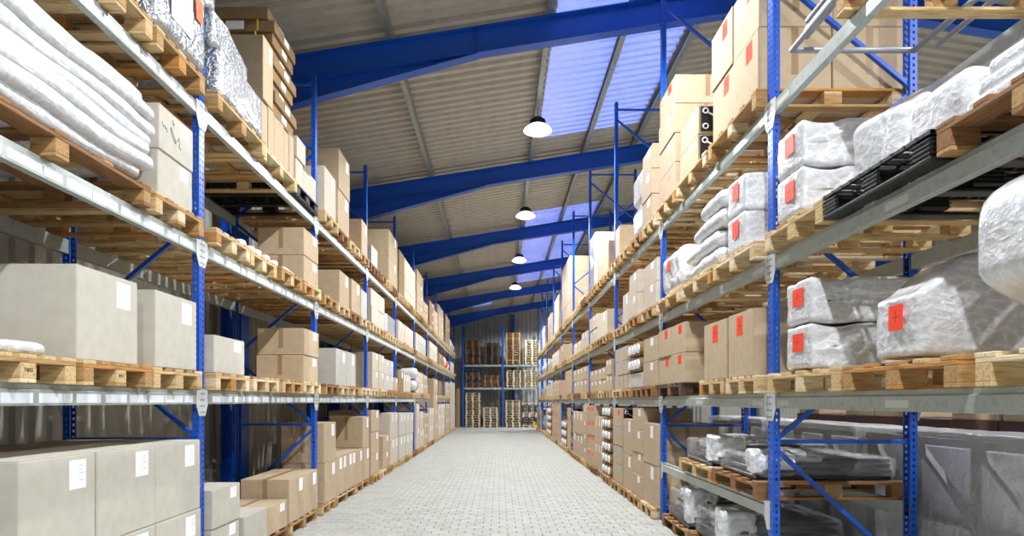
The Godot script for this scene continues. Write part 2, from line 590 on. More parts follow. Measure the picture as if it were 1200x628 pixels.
func build_lamps() -> void:
	var i := 0
	for row in [[0.72, "aisle"], [6.9, "far"]]:  # the far row is added to light the hall beyond the skylight rack
		for k in range(-1, 7):
			var d := 1.0 + 6.2 * k
			if row[0] > 2 and k > 3 and k != 6:
				continue
			var x: float = row[0]
			if k == 6:      # added lamps, hidden over the cross aisle to brighten the end rack
				x = 3.4 if row[0] < 2 else 5.2
				d = 40.4
			var y := roof_y(x)
			var lb := "white glowing high-bay lamp, %s from end wall, hung above the aisle" % ORD[5 - k] if k < 6 else "added hidden high-bay lamp above the cross aisle, %s the skylight rack" % ("over" if row[0] < 2 else "beyond")
			if row[0] > 2 and k < 6:
				lb = "added fill high-bay lamp, %s from end wall, beyond the skylights" % ORD[6 - k]
			var t := thing("high_bay_lamp", lb, "lamp", P(x, y - 0.42, d), "high-bay lamps")
			var m := Mb.new(true)
			m.lathe([[0.262, 0.0], [0.268, 0.012], [0.24, 0.06], [0.165, 0.115], [0.11, 0.14]], 32)
			m.lathe([[0.105, 0.14], [0.158, 0.112], [0.232, 0.058], [0.262, 0.0]], 32)
			part(t, "glowing_reflector", m.done(), M.lamp_acrylic)
			var g := Mb.new(true)
			g.lathe([[0.001, -0.055], [0.10, -0.05], [0.19, -0.03], [0.24, -0.004], [0.25, 0.02]], 32)
			part(t, "glowing_diffuser", g.done(), M.lamp_glow)
			var hs := Mb.new()
			hs.lathe([[0.0, 0.12], [0.115, 0.12], [0.115, 0.23], [0.08, 0.26], [0.0, 0.26]], 20)
			for q in 12:
				var a := TAU * q / 12.0
				var c := Vector3(cos(a), 0, sin(a))
				hs.bar(c * 0.13 + Vector3.UP * 0.13, c * 0.13 + Vector3.UP * 0.22, 0.012, 0.03, c)
			part(t, "housing", hs.done(), M.black_metal)
			var hk := Mb.new()
			hk.tube(Vector3(0, 0.26, 0), Vector3(0, 0.424, 0), 0.012, 8)
			part(t, "hanger", hk.done(), M.galvanised)
			var l := SpotLight3D.new()
			l.name = "lamp_light_%d" % i
			i += 1
			l.position = P(x, y - 0.42 - 0.07, d)
			l.rotation.x = -PI / 2
			l.spot_angle = 80.0
			l.spot_angle_attenuation = 0.3
			l.spot_range = 60.0
			l.spot_attenuation = 2.0
			l.light_energy = LAMP
			l.light_color = Color(0.98, 0.99, 1.0)
			l.light_size = 0.05
			l.shadow_enabled = true
			add_child(l)

# ------------------------------------------------------------------ racks
func upright_mesh(h: float) -> ArrayMesh:
	# channel 100 wide (z), 55 deep (x, front at x = 0, body towards -x) with rows of punched slots
	var key := "u%.2f" % h
	if cache.has(key):
		return cache[key]
	var m := Mb.new()
	var pit := 0.05
	var y := 0.0
	var w := 0.05
	var dp := 0.055
	while y < h - 0.001:
		var y1 := minf(y + pit * 0.56, h)
		var y2 := minf(y + pit, h)
		# solid band then slotted band
		for band in [[y, y1, false], [y1, y2, true]]:
			var cols := [[-w, w]] if not band[2] else [[-w, -0.031], [-0.017, 0.017], [0.031, w]]
			for c in cols:
				m.quad(Vector3(0, band[0], c[1]), Vector3(0, band[0], c[0]), Vector3(0, band[1], c[0]), Vector3(0, band[1], c[1]))
			var sc := [[-dp, 0.0]] if not band[2] else [[-dp, -0.036], [-0.020, 0.0]]
			for c in sc:
				m.quad(Vector3(c[0], band[0], w), Vector3(c[1], band[0], w), Vector3(c[1], band[1], w), Vector3(c[0], band[1], w))
				m.quad(Vector3(c[1], band[0], -w), Vector3(c[0], band[0], -w), Vector3(c[0], band[1], -w), Vector3(c[1], band[1], -w))
		y = y2
	# returns of the channel at the open side
	for s in [[w, w - 0.02], [-w + 0.02, -w]]:
		m.quad(Vector3(-dp, 0, s[1]), Vector3(-dp, 0, s[0]), Vector3(-dp, h, s[0]), Vector3(-dp, h, s[1]))
	m.quad(Vector3(0, h, w), Vector3(0, h, -w), Vector3(-dp, h, -w), Vector3(-dp, h, w))
	cache[key] = m.done()
	return cache[key]

func frame_at(rack: Node3D, x: float, back: float, d: float, h: float) -> void:
	# one upright frame: part with posts, feet and braces. x front, back < 0 for the far side in -x
	var f := Node3D.new()
	f.name = "upright_frame"
	rack.add_child(f, true)
	f.position = P(x, 0, d)
	var um := upright_mesh(h)
	var s := 1.0 if back < 0 else -1.0     # front faces +x for the wall rack
	part(f, "upright", um, M.blue_post, Vector3(0, 0.006, 0), Vector3(0, 0.0 if s > 0 else PI, 0))
	part(f, "upright", um, M.blue_post, Vector3(back, 0.006, 0), Vector3(0, PI if s > 0 else 0.0, 0))
	for q in [0.0, back]:
		var inw := -s if q == 0.0 else s
		part(f, "foot_plate", bev(Vector3(0.12, 0.006, 0.15), 0.001), M.connector_grey, Vector3(q + inw * 0.03, 0.003, 0))
	var fx := -s * 0.03
	var bx := back + s * 0.03
	var br := func(a: Vector3, b: Vector3, n: String) -> void:
		var m := Mb.new()
		m.bar(a, b, 0.03, 0.04, Vector3(0, 0, 1))
		part(f, n, m.done(), M.blue_post)
	for yy in [0.18, 1.23, h - 0.12]:
		br.call(Vector3(fx, yy, 0), Vector3(bx, yy, 0), "horizontal_brace")
	var y := 1.2
	var front := true
	br.call(Vector3(bx, 0.22, 0.012), Vector3(fx, 1.18, 0.012), "diagonal_brace")
	while y + 0.9 < h - 0.1:
		br.call(Vector3(fx if front else bx, y + 0.04, 0.012), Vector3(bx if front else fx, y + 0.9, 0.012), "diagonal_brace")
		front = not front
		y += 0.9

func beam_mesh(length: float) -> ArrayMesh:
	# stepped box beam: length along z, front at x = 0, body towards -x, top at y = 0
	var key := "beam%.3f" % length
	if cache.has(key):
		return cache[key]
	var prof := [Vector2(0, -0.112), Vector2(0, -0.034), Vector2(-0.004, -0.03), Vector2(-0.016, -0.028), Vector2(-0.016, -0.002), Vector2(-0.018, 0), Vector2(-0.048, 0), Vector2(-0.05, -0.002), Vector2(-0.05, -0.112), Vector2(-0.048, -0.114), Vector2(-0.002, -0.114)]
	var m := Mb.new()
	var l := length / 2
	for i in prof.size():
		var a: Vector2 = prof[i]
		var b: Vector2 = prof[(i + 1) % prof.size()]
		m.quad(Vector3(a.x, a.y, l), Vector3(a.x, a.y, -l), Vector3(b.x, b.y, -l), Vector3(b.x, b.y, l))
	for s in [l, -l]:
		var c := Vector3(-0.03, -0.07, s)
		for i in prof.size():
			var a: Vector2 = prof[i]
			var b: Vector2 = prof[(i + 1) % prof.size()]
			if s > 0:
				m.tri(c, Vector3(a.x, a.y, s), Vector3(b.x, b.y, s))
			else:
				m.tri(c, Vector3(b.x, b.y, s), Vector3(a.x, a.y, s))
	cache[key] = m.done()
	return cache[key]

func connector_mesh() -> ArrayMesh:
	# end plate that wraps the upright's corner: front leg at x = +0.004 and a tapering cheek on the beam
	if cache.has("conn"):
		return cache["conn"]
	var m := Mb.new()
	m.box(Vector3(0.0008, -0.21, -0.046), Vector3(0.005, 0.01, 0.0))
	var p := [Vector3(0.006, 0.0, 0.0), Vector3(0.006, -0.21, 0.0), Vector3(0.006, -0.21, 0.008), Vector3(0.006, -0.118, 0.06), Vector3(0.006, 0.0, 0.06)]
	for i in range(1, 4):
		m.tri(p[0], p[i + 1], p[i])
		m.tri(p[0] - Vector3(0.005, 0, 0), p[i] - Vector3(0.005, 0, 0), p[i + 1] - Vector3(0.005, 0, 0))
	for i in 5:
		var a: Vector3 = p[i]
		var b: Vector3 = p[(i + 1) % 5]
		m.quad(a, b, b - Vector3(0.005, 0, 0), a - Vector3(0.005, 0, 0))
	cache["conn"] = m.done()
	return cache["conn"]

func build_rack(side: String) -> void:
	var left := side == "L"
	var s := 1.0 if left else -1.0
	var x := -XL if left else XR
	var d0 := UPL0 if left else UPR0
	var pit := PITL if left else PITR
	var rk := thing("pallet_rack", "long blue pallet rack with grey beams standing along the corrugated wall" if left else "long blue pallet rack with grey beams standing below the skylights", "pallet rack")
	var h := 5.85 if left else 6.9
	rng.seed = 77
	for i in range(0, NB + 1):
		var d := d0 + pit * i
		frame_at(rk, x, -s * DEPTH, d, h)
	var bl := pit - 0.1
	var bm := beam_mesh(bl)
	var slot := bev(Vector3(0.002, 0.013, 0.006), 0.0005)
	for i in NB:
		var dm := d0 + pit * (i + 0.5)
		for lv in [1, 2, 3]:
			if left and lv == 1 and (i == 6 or i >= 9):
				continue
			var y: float = LV[side][lv]
			for bk in [false, true]:
				var bx := x - s * DEPTH if bk else x
				var o := s if not bk else -s
				var bo := part(rk, "beam", bm, M.beam_grey, P(bx, y, dm), Vector3(0, 0.0 if o > 0 else PI, 0))
				for e in [1, -1]:
					var cn := part(bo, "connector", connector_mesh(), M.connector_grey, Vector3(0, 0, -e * bl / 2.0))
					if e < 0:
						cn.scale = Vector3(1, 1, -1)
						cn.position = Vector3(0, 0, bl / 2.0)
					if not bk and i < 3:
						for q in 4:
							for cz in [0.012, 0.034]:
								part(bo, "connector_slot", slot, M.ink, Vector3(0.006, -0.03 - q * 0.05, (bl / 2.0 + cz) * (1 if e < 0 else -1)))
				if not bk and left and i < 5:
					# strip of shelf labels with gaps
					var z := -bl / 2 + 0.12
					while z < bl / 2 - 0.2:
						var w := rng.randf_range(0.11, 0.3)
						part(bo, "shelf_label", bev(Vector3(0.002, 0.052, w), 0.0004), M.shelf_label, Vector3(0.001, -0.074, z + w / 2))
						z += w + rng.randf_range(0.012, 0.06)
				elif not bk and i < 4:
					for z in [-bl / 2 + 0.22, 0.1, bl / 2 - 0.2]:
						part(bo, "shelf_label", bev(Vector3(0.002, 0.04, 0.22), 0.0004), M.beam_sticker, Vector3(0.001, -0.074, z))
	if not left:
		# low extra beam pair in the second bay
		for bk in [false, true]:
			var bo := part(rk, "beam", bm, M.beam_grey, P(x + (DEPTH if bk else 0.0), 0.76, d0 + pit * 1.5), Vector3(0, PI if not bk else 0.0, 0))
			for e in [1, -1]:
				var cn := part(bo, "connector", connector_mesh(), M.connector_grey, Vector3(0, 0, -e * bl / 2.0))
				cn.scale = Vector3(1, 1, e)

# ------------------------------------------------------------------ pallets
func pallet_boards(w: float, l: float) -> Array:      # [name, size, position]; w along z, l along x
	var out := []
	var bw := 0.1
	var n := 5
	for i in n:
		var z := -w / 2 + bw / 2 + 0.012 + (w - bw - 0.024) * i / (n - 1)
		out.append(["deck_board", Vector3(l, 0.022, 0.1 if i % 2 else 0.13), Vector3(0, PH - 0.011, z)])
	for x in [-l / 2 + 0.07, 0.0, l / 2 - 0.07]:
		out.append(["stringer_board", Vector3(w, 0.022, 0.14), Vector3(x, PH - 0.033, 0), true])
		for z in [-w / 2 + 0.05, 0.0, w / 2 - 0.05]:
			out.append(["block", Vector3(0.14, 0.078, 0.1 if z != 0.0 else 0.12), Vector3(x, 0.061, z)])
	for z in [-w / 2 + 0.05, 0.0, w / 2 - 0.05]:
		out.append(["runner_board", Vector3(l, 0.022, 0.1 if z != 0.0 else 0.12), Vector3(0, 0.011, z)])
	return out

func pallet_mesh(w: float, l: float) -> ArrayMesh:
	var key := "p%.2f %.2f" % [w, l]
	if not cache.has(key):
		var m := Mb.new()
		for b in pallet_boards(w, l):
			var s: Vector3 = b[1]
			if b.size() > 3:
				s = Vector3(s.z, s.y, s.x)
			m.box(b[2] - s / 2, b[2] + s / 2)
		cache[key] = m.done()
	return cache[key]

func pallet(center: Vector3, w: float, l: float, wood: String, detailed: bool, label: String, group: String, called := "wooden_pallet") -> Node3D:
	var t: Node3D
	if not detailed:
		t = MeshInstance3D.new()
		t.mesh = pallet_mesh(w, l)
		t.material_override = M[wood]
		t.name = numbered(called)
		add_child(t)
		t.position = center
		tag(t, label, "pallet", group)
		return t
	t = thing(called, label, "pallet", center, group)
	var alt: Array = {"wood_pale": ["wood_pale", "wood_cream", "wood_tan"], "wood_tan": ["wood_tan", "wood_pale", "wood_orange"], "wood_brown": ["wood_brown", "wood_tan", "wood_brown"], "wood_dark": ["wood_dark", "wood_dark", "wood_brown"]}[wood]
	for b in pallet_boards(w, l):
		var r := rng.randf()
		var mm: String = alt[0] if r < 0.6 else alt[1] if r < 0.85 else alt[2]
		if b[0] == "block" and r > 0.8 and wood != "wood_dark" and wood != "wood_brown":
			mm = "wood_orange" if r > 0.93 else "wood_cream"
		part(t, b[0], bev(b[1], 0.003), M[mm], b[2], Vector3(0, PI / 2 if b.size() > 3 else 0.0, 0))
	return t

func plastic_pallet(center: Vector3, w: float, l: float, label: String) -> Node3D:
	var t := thing("plastic_pallet", label, "pallet", center, "black plastic pallets")
	var m := Mb.new()
	var n := 11
	for i in n:
		var z := -w / 2 + 0.012 + (w - 0.024) * i / (n - 1)
		m.bar(Vector3(-l / 2, 0.132, z), Vector3(l / 2, 0.132, z), 0.024, 0.022)
	for i in 12:
		var x := -l / 2 + 0.012 + (l - 0.024) * i / 11.0
		m.bar(Vector3(x, 0.132, -w / 2), Vector3(x, 0.132, w / 2), 0.02, 0.018)
	part(t, "deck_grid", m.done(), M.black_plastic)
	for x in [-l / 2 + 0.09, 0.0, l / 2 - 0.09]:
		for z in [-w / 2 + 0.085, 0.0, w / 2 - 0.085]:
			var ft := part(t, "foot", bev(Vector3(0.17, 0.098, 0.16), 0.012), M.black_plastic, Vector3(x, 0.071, z))
			for q in 4:
				part(ft, "rib", bev(Vector3(0.178, 0.006, 0.168), 0.002), M.black_plastic, Vector3(0, -0.035 + q * 0.022, 0))
	for z in [-w / 2 + 0.06, 0.0, w / 2 - 0.06]:
		part(t, "skid", bev(Vector3(l, 0.022, 0.11), 0.006), M.black_plastic, Vector3(0, 0.011, z))
	for x in [-l / 2 + 0.05, l / 2 - 0.05]:
		part(t, "skid", bev(Vector3(0.1, 0.02, w), 0.006), M.black_plastic, Vector3(x, 0.0105, 0))
	return t

# ------------------------------------------------------------------ where things stand
func lvl_words(lv: int) -> String:
	return ["floor row", "first shelf", "second shelf", "top shelf"][lv]

func rack_words(side: String) -> String:
	return "wall rack" if side == "L" else "skylight rack"

func bay_of(side: String, d: float) -> int:
	return clampi(int(floor((d - (UPL0 if side == "L" else UPR0)) / (PITL if side == "L" else PITR))), 0, NB - 1)

func bay_words(side: String, d: float) -> String:
	return "%s bay from end" % ORD[NB - 1 - bay_of(side, d)]

func where(side: String, lv: int, d: float) -> String:
	return "%s, %s, %s" % [lvl_words(lv), bay_words(side, d), rack_words(side)] if lv > 0 else "floor, %s, %s" % [bay_words(side, d), rack_words(side)]

func nth(key: String) -> String:
	var n: int = cells.get(key, 0)
	cells[key] = n + 1
	return ORD[mini(n, ORD.size() - 1)]

func side_d(side: String, u: float, out := 0.05) -> float:
	return F * (XL - out) / (U0 - u) if side == "L" else F * (XR - out) / (u - U0)

func y_at(v: float, d: float) -> float:
	return H + (V0 - v) * d / F

func shelf_pallet(side: String, lv: int, dn: float, df: float, wood := "", out := 0.05, base := -1.0) -> void:
	var y: float = LV[side][lv] if base < 0 else base
	var w := df - dn
	var dm := (dn + df) / 2
	var x := (-XL + out - 0.6) if side == "L" else (XR - out + 0.6)
	if wood == "":
		var r := rng.randf()
		wood = "wood_pale" if r < 0.45 else "wood_tan" if r < 0.86 else "wood_brown"
	if dm > 25.5:
		far_pallets.append([P(x, y + 0.001, dm), snappedf(w, 0.02)])
		return
	var word: String = {"wood_pale": "pale", "wood_tan": "tan", "wood_brown": "brown", "wood_dark": "dark"}[wood]
	var n := nth("p%s%d%d" % [side, lv, bay_of(side, dm)])
	var lw := where(side, lv, dm) if base < 0 else "low extra beam, %s, %s" % [bay_words(side, dm), rack_words(side)]
	pallet(P(x, y + 0.001, dm), snappedf(w, 0.02), 1.2, wood, dm < 15.0, "%s wooden pallet, %s along, %s" % [word, n, lw], "pallets on the %s" % rack_words(side))

# ------------------------------------------------------------------ cartons
func carton(side: String, lv: int, d1: float, d2: float, y0: float, y1: float, depth: float, style: Dictionary, tier: String, out := 0.05) -> Node3D:
	var s := 1.0 if side == "L" else -1.0       # outward direction of the aisle face
	var xf := (-XL + out) if side == "L" else (XR - out)
	var g := 0.003
	var size := Vector3(depth, y1 - y0 - 0.002, d2 - d1 - 2 * g)
	var dm := (d1 + d2) / 2
	var near := d1 < 13.0
	var jit := rng.randf_range(-0.012, 0.004) if style.get("jit", true) else 0.0
	var col: String = style.c
	var n := nth("c%s%d%d%s%s" % [side, lv, bay_of(side, dm), tier, col])
	var called: String = style.get("name", "cardboard_box")
	var lab: String = style.get("l", "")
	var noun: String = style.get("noun", "%s-labelled box" % {"w": "white", "r": "red", "o": "orange", "b": "blue"}[lab] if lab != "" else "plain box")
	var t := thing(called, "%s %s, %s%s along, %s" % [col, noun, tier + ", " if tier != "single tier" else "", n, where(side, lv, dm)], "box", P(xf - s * depth / 2 + s * jit, y0, dm), "cartons on the %s" % rack_words(side))
	var c: Material = M[col]
	if near:
		part(t, "carton_body", bev(Vector3(size.x, size.y - 0.004, size.z), 0.006), c, Vector3(0, size.y / 2 - 0.002, 0))
		var along: bool = style.get("along", false)       # flaps meet along x
		for q in [-1, 1]:
			var fs := Vector3(size.x - 0.006, 0.0042, size.z / 2 - 0.004) if along else Vector3(size.x / 2 - 0.004, 0.0042, size.z - 0.006)
			var fp := Vector3(0, size.y - 0.003, q * size.z / 4) if along else Vector3(q * size.x / 4, size.y - 0.003, 0)
			part(t, "flap", bev(fs, 0.0012), c, fp)
		if style.get("t", true):
			if along:
				part(t, "tape", bev(Vector3(size.x - 0.004, 0.001, 0.055), 0.0003), M.tape, Vector3(0, size.y - 0.0004, 0))
			else:
				part(t, "tape", bev(Vector3(0.055, 0.001, size.z - 0.004), 0.0003), M.tape, Vector3(0, size.y - 0.0004, 0))
				part(t, "tape", bev(Vector3(0.055, minf(0.75 * size.y, 0.9), 0.0012), 0.0003), M.tape, Vector3(0, size.y - minf(0.75 * size.y, 0.9) / 2, size.z / 2 + 0.0003))
	else:
		part(t, "carton_body", bev(size, 0.006), c, Vector3(0, size.y / 2, 0))
	if lab != "":
		var lm: Material = {"w": M.label_white, "r": M.label_red, "o": M.label_orange, "b": M.label_blue}[lab]
		var lw := clampf(size.z * 0.24, 0.07, 0.17)
		var lh := clampf(size.y * 0.3, 0.07, 0.17)
		var off: float = style.get("lo", 0.24)
		# to the far end on the wall rack, to the near end below the skylights, as photographed
		var zz := -size.z * off if side == "L" else size.z * (off - 0.08)
		var yy: float = size.y * style.get("ly", 0.94) - lh / 2
		for q in style.get("ln", 1):
			part(t, "label", flat(lw, lh), lm, Vector3(s * size.x / 2, yy, zz + q * size.z * 0.4 * (1.0 if side == "L" else -1.0)), Vector3(0, 0 if s > 0 else PI, 0))
	return t

func clip(side: String, d1: float, d2: float) -> Vector2:
	# keep clear of the uprights
	var p0 := UPL0 if side == "L" else UPR0
	var pit := PITL if side == "L" else PITR
	var b := bay_of(side, (d1 + d2) / 2)
	return Vector2(maxf(d1, p0 + pit * b + 0.07), minf(d2, p0 + pit * (b + 1) - 0.07))

func load_(side: String, lv: int, ua: float, ub: float, v: float, tiers: int, cols: int, style: Dictionary, depth := 0.8, base := -1.0, out := 0.05) -> void:
	# a block of cartons whose aisle face runs between the picture columns ua and ub; v is the row of its top at the near edge
	var da := side_d(side, ua, out)
	var db := side_d(side, ub, out)
	var dn := minf(da, db)
	var r := clip(side, dn, maxf(da, db))
	var y1 := y_at(v, dn)
	stack_m(side, lv, r.x, r.y, y1, tiers, cols, style, depth, base, out)

func stack_m(side: String, lv: int, d1: float, d2: float, y1: float, tiers: int, cols: int, style: Dictionary, depth := 0.8, base := -1.0, out := 0.05) -> void:
	var y0: float = (LV[side][lv] + PH + 0.002) if base < 0 else base
	if lv < 3 and not (side == "L" and lv == 0 and y1 > 2.0):
		y1 = minf(y1, LV[side][lv + 1] - 0.16)
	var h := (y1 - y0) / tiers
	var w := (d2 - d1) / cols
	for k in tiers:
		var tier := "single tier" if tiers == 1 else "%s tier" % ORD[k]
		for c in cols:
			var cc := (cols - 1 - c)
			carton(side, lv, d1 + cc * w, d1 + (cc + 1) * w, y0 + k * h, y0 + (k + 1) * h, depth + rng.randf_range(-0.01, 0.01), style, tier, out)

# ------------------------------------------------------------------ wrapped goods
func wrapped(called: String, label: String, category: String, group: String, c: Vector3, size: Vector3, film: String, seed_: int, r := 0.06, amp := 0.02, n := 18, turn := Vector3.ZERO, shape = null, freq := 3.0) -> Node3D:
	# c is the middle of its base
	var t := thing(called, label, category, c, group)
	t.rotation = turn
	part(t, "film_wrap", blob(size, r, n, amp, seed_, freq, shape), M[film], Vector3(0, size.y / 2, 0))
	return t

func sticker(t: Node3D, m: String, at: Vector3, w: float, h: float, turn := Vector3.ZERO) -> void:
	part(t, "label", flat(w, h), M[m], at, turn)

func truss_sleeve(side: String, lv: int, d1: float, d2: float, y0: float, h: float, lab: String, n: int) -> void:
	# cardboard sleeve round a black truss section whose tube ends show at the near end
	var depth := 0.42
	var tier := "%s tier" % ORD[n]
	var t := carton(side, lv, d1, d2, y0, y0 + h, depth, {"c": "tan", "l": lab, "t": false, "name": "truss_carton", "noun": "%s-labelled truss carton" % {"r": "red", "b": "blue", "o": "orange"}[lab]}, tier)
	var z := (d2 - d1) / 2
	part(t, "truss_end", bev(Vector3(depth - 0.05, h - 0.05, 0.02), 0.004), M.black_metal, Vector3(0, h / 2, z + 0.004))
	for a in [-1, 1]:
		for b in [-1, 1]:
			var ring := TorusMesh.new()
			ring.inner_radius = 0.018
			ring.outer_radius = 0.032
			ring.rings = 16
			ring.ring_segments = 8
			part(t, "tube_end", ring, M.white_plastic, Vector3(a * (depth / 2 - 0.07), h / 2 + b * (h / 2 - 0.07), z + 0.02), Vector3(PI / 2, 0, 0))
	var m := Mb.new()
	m.tube(Vector3(-depth / 2 + 0.08, h - 0.08, z + 0.018), Vector3(depth / 2 - 0.08, 0.08, z + 0.018), 0.009, 8)
	part(t, "truss_diagonal", m.done(), M.white_plastic)

func roll_pile(side: String, lv: int, d1: float, d2: float, y0: float, y1: float, rows: int, cols: int) -> void:
	var s := 1.0 if side == "L" else -1.0
	var xf := (-XL + 0.05) if side == "L" else (XR - 0.05)
	var r := minf((y1 - y0) / rows, (d2 - d1) / cols) * 0.5
	var bm := Mb.new(false)
	bm.tube(Vector3(0, 0, 0), Vector3(-s * 0.9, 0, 0), r * 0.92, 14)
	var body := bm.done()
	var em := Mb.new(false)
	em.tube(Vector3(s * 0.03, 0, 0), Vector3(-s * 0.03, 0, 0), r * 0.62, 14)
	var cap := em.done()
	for k in rows:
		for c in cols:
			var d := d2 - (c + 0.5) * (d2 - d1) / cols
			var y := y0 + (k + 0.5) * (y1 - y0) / rows
			var t := thing("fabric_roll", "brown white-ended roll, %s tier, %s along, %s" % [ORD[k], nth("r%s%d%d%d" % [side, lv, bay_of(side, d), k]), where(side, lv, d)], "roll", P(xf, y, d), "white-ended rolls")
			part(t, "core", body, M.brown, Vector3(0, 0, 0))
			part(t, "end_cap", cap, M.white_plastic, Vector3(0, 0, 0))

func default_pallets(side: String, lv: int, bay: int, skip := []) -> void:
	var p0 := UPL0 if side == "L" else UPR0
	var pit := PITL if side == "L" else PITR
	var gap := (pit - 0.1 - 3.2) / 5.0
	for i in 4:
		if i in skip:
			continue
		var d := p0 + pit * bay + 0.05 + gap + i * (0.8 + gap)
		shelf_pallet(side, lv, d, d + 0.8, "", 0.05 + rng.randf_range(0.0, 0.05))

func bag(called: String, label: String, category: String, group: String, x: float, y: float, d: float, size: Vector3, film: String, seed_: int, turn := Vector3.ZERO, r := 0.5, amp := 0.025) -> Node3D:
	return wrapped(called, label, category, group, P(x, y, d), size, film, seed_, minf(size.x, minf(size.y, size.z)) * r, amp, 14, turn)

# ------------------------------------------------------------------ goods on the rack along the wall
func fill_wall_rack() -> void:
	rng.seed = 1001
	var W := {"c": "beige", "l": "w"}
	var T := {"c": "tan", "l": "w"}
	var T2 := {"c": "tan", "l": "w", "ln": 2, "lo": 0.3}
	var G := {"c": "grey", "l": "w"}
	var PA := {"c": "pale", "l": "w"}
	var PA2 := {"c": "pale", "l": "w", "ln": 2}
	var B := {"c": "brown", "l": "w"}
	var BN := {"c": "brown"}
	# pallets
	for p in [[3.53, 4.23], [4.25, 4.95], [4.97, 5.69], [5.93, 6.6], [6.66, 8.06], [8.14, 9.36], [9.60, 10.42], [10.47, 11.86], [11.9, 13.04]]:
		shelf_pallet("L", 0, p[0], p[1], "wood_tan" if p[0] > 8 and p[0] < 9 else "")
	for b in range(3, NB):
		default_pallets("L", 0, b)
	for b in NB:
		if b != 6 and b != 9:
			default_pallets("L", 1, b, [0] if b == 0 else [])
		default_pallets("L", 2, b, [0, 1, 2] if b == 0 else [])
		default_pallets("L", 3, b, [0, 1, 2, 3] if b <= 1 else [])
	# floor
	load_("L", 0, 22.6, 113, 540, 2, 1, W, 1.02)
	load_("L", 0, 114, 182.5, 529, 2, 1, W, 1.02)
	load_("L", 0, 183.5, 236, 521, 2, 1, W, 1.02)
	load_("L", 0, 248.3, 281, 574.7, 2, 1, W, 0.62)
	load_("L", 0, 285.4, 312.4, 606, 1, 1, {"c": "beige"}, 0.62)
	load_("L", 0, 312.7, 337.7, 596, 1, 1, T, 0.62)
	load_("L", 0, 339.8, 376, 561.7, 1, 2, T, 0.56)
	load_("L", 0, 380, 394, 495.5, 2, 1, T, 0.58)
	load_("L", 0, 394.6, 418, 535, 1, 2, T2, 0.6)
	load_("L", 0, 418, 434.5, 527.5, 1, 2, T, 0.6)
	stack_m("L", 0, 12.45, 13.05, 1.27, 1, 1, T, 0.58, 0.725)
	load_("L", 0, 435.2, 444.6, 481, 3, 1, T, 0.8)
	load_("L", 0, 449, 456, 511, 2, 1, T, 0.8)
	load_("L", 0, 457.4, 466, 484, 2, 2, PA, 0.9)
	load_("L", 0, 468, 479, 484.5, 2, 3, G, 0.9)
	load_("L", 0, 479, 484.3, 484, 2, 1, PA, 0.9)
	stack_m("L", 0, 20.6, 21.3, 1.52, 2, 1, PA, 0.9)
	stack_m("L", 0, 21.4, 22.5, 1.22, 2, 2, PA, 0.9)
	stack_m("L", 0, 22.6, 23.9, 1.15, 3, 2, T, 0.9)
	stack_m("L", 0, 24.3, 25.9, 1.30, 2, 2, PA, 0.9)
	stack_m("L", 0, 26.0, 27.6, 2.36, 4, 1, T, 0.9)
	stack_m("L", 0, 27.9, 31.2, 1.42, 3, 3, PA, 0.9)
	stack_m("L", 0, 31.6, 34.8, 1.42, 2, 3, T, 0.9)
	stack_m("L", 0, 35.2, 38.5, 2.5, 4, 3, {"c": "pale"}, 0.9)
	# first shelf
	load_("L", 1, 92, 163.5, 308, 1, 1, W, 1.1)
	load_("L", 1, 181.5, 230, 338.5, 1, 1, W, 1.0)
	load_("L", 1, 250.7, 286.5, 391.5, 1, 1, W, 0.6)
	load_("L", 1, 356.6, 374, 384, 2, 1, T, 0.57)
	load_("L", 1, 394, 416.5, 407.5, 1, 2, G, 0.8)
	load_("L", 1, 437, 450, 412, 2, 2, PA, 0.75)
	load_("L", 1, 450.2, 461, 420, 2, 2, G, 0.75)
	load_("L", 1, 461.2, 466, 442, 1, 1, T, 0.75)
	load_("L", 1, 467, 473, 433, 1, 1, B, 0.9)
	load_("L", 1, 473.2, 481, 438, 1, 3, PA, 0.9)
	load_("L", 1, 488, 496, 435, 2, 2, PA, 0.9)
	load_("L", 1, 496.2, 501, 439, 2, 2, T, 0.9)
	stack_m("L", 1, 28.0, 29.6, 2.35, 1, 2, BN, 0.8)
	stack_m("L", 1, 31.7, 34.6, 2.4, 2, 2, T, 0.8)
	for k in 2:
		bag("white_bag", "white plastic bag lying %s, first shelf, %s bay from end, wall rack" % [["underneath", "on top"][k], ORD[NB - 5]], "bag", "white bags", -XL - 0.3, LV.L[1] + PH + 0.03 + k * 0.34, 19.9, Vector3(0.95, 0.3, 0.75), "film_white", 300 + k, Vector3(0, 0.1 * k, 0.05))
	# second shelf
	stack_m("L", 2, 5.0, 5.56, 3.63, 2, 1, W, 0.9)
	var marked: Node3D = get_child(get_child_count() - 1)
	var pen := Mb.new()
	for st in [[[0.1, 0.21], [0.06, 0.165], [0.02, 0.13], [0.035, 0.115], [0.075, 0.15], [0.11, 0.185], [0.1, 0.21]], [[0.0, 0.14], [-0.02, 0.175], [-0.045, 0.15], [-0.03, 0.11], [-0.06, 0.1]], [[0.08, 0.27], [0.05, 0.24], [0.075, 0.245]], [[0.24, 0.2], [0.215, 0.17]], [[0.2, 0.19], [0.19, 0.165], [0.175, 0.18], [0.16, 0.15]]]:
		for i in st.size() - 1:
			pen.bar(Vector3(0, st[i][1], st[i][0]), Vector3(0, st[i + 1][1], st[i + 1][0]), 0.004, 0.0012, Vector3.RIGHT)
	part(marked, "pen_marks", pen.done(), M.ink, Vector3(0.4555, 0, 0))
	load_("L", 2, 356.6, 374, 266, 2, 1, T, 0.57)
	load_("L", 2, 398.7, 409.8, 315.5, 1, 1, T, 0.9)
	load_("L", 2, 412.7, 422.8, 326, 1, 1, T, 0.8)
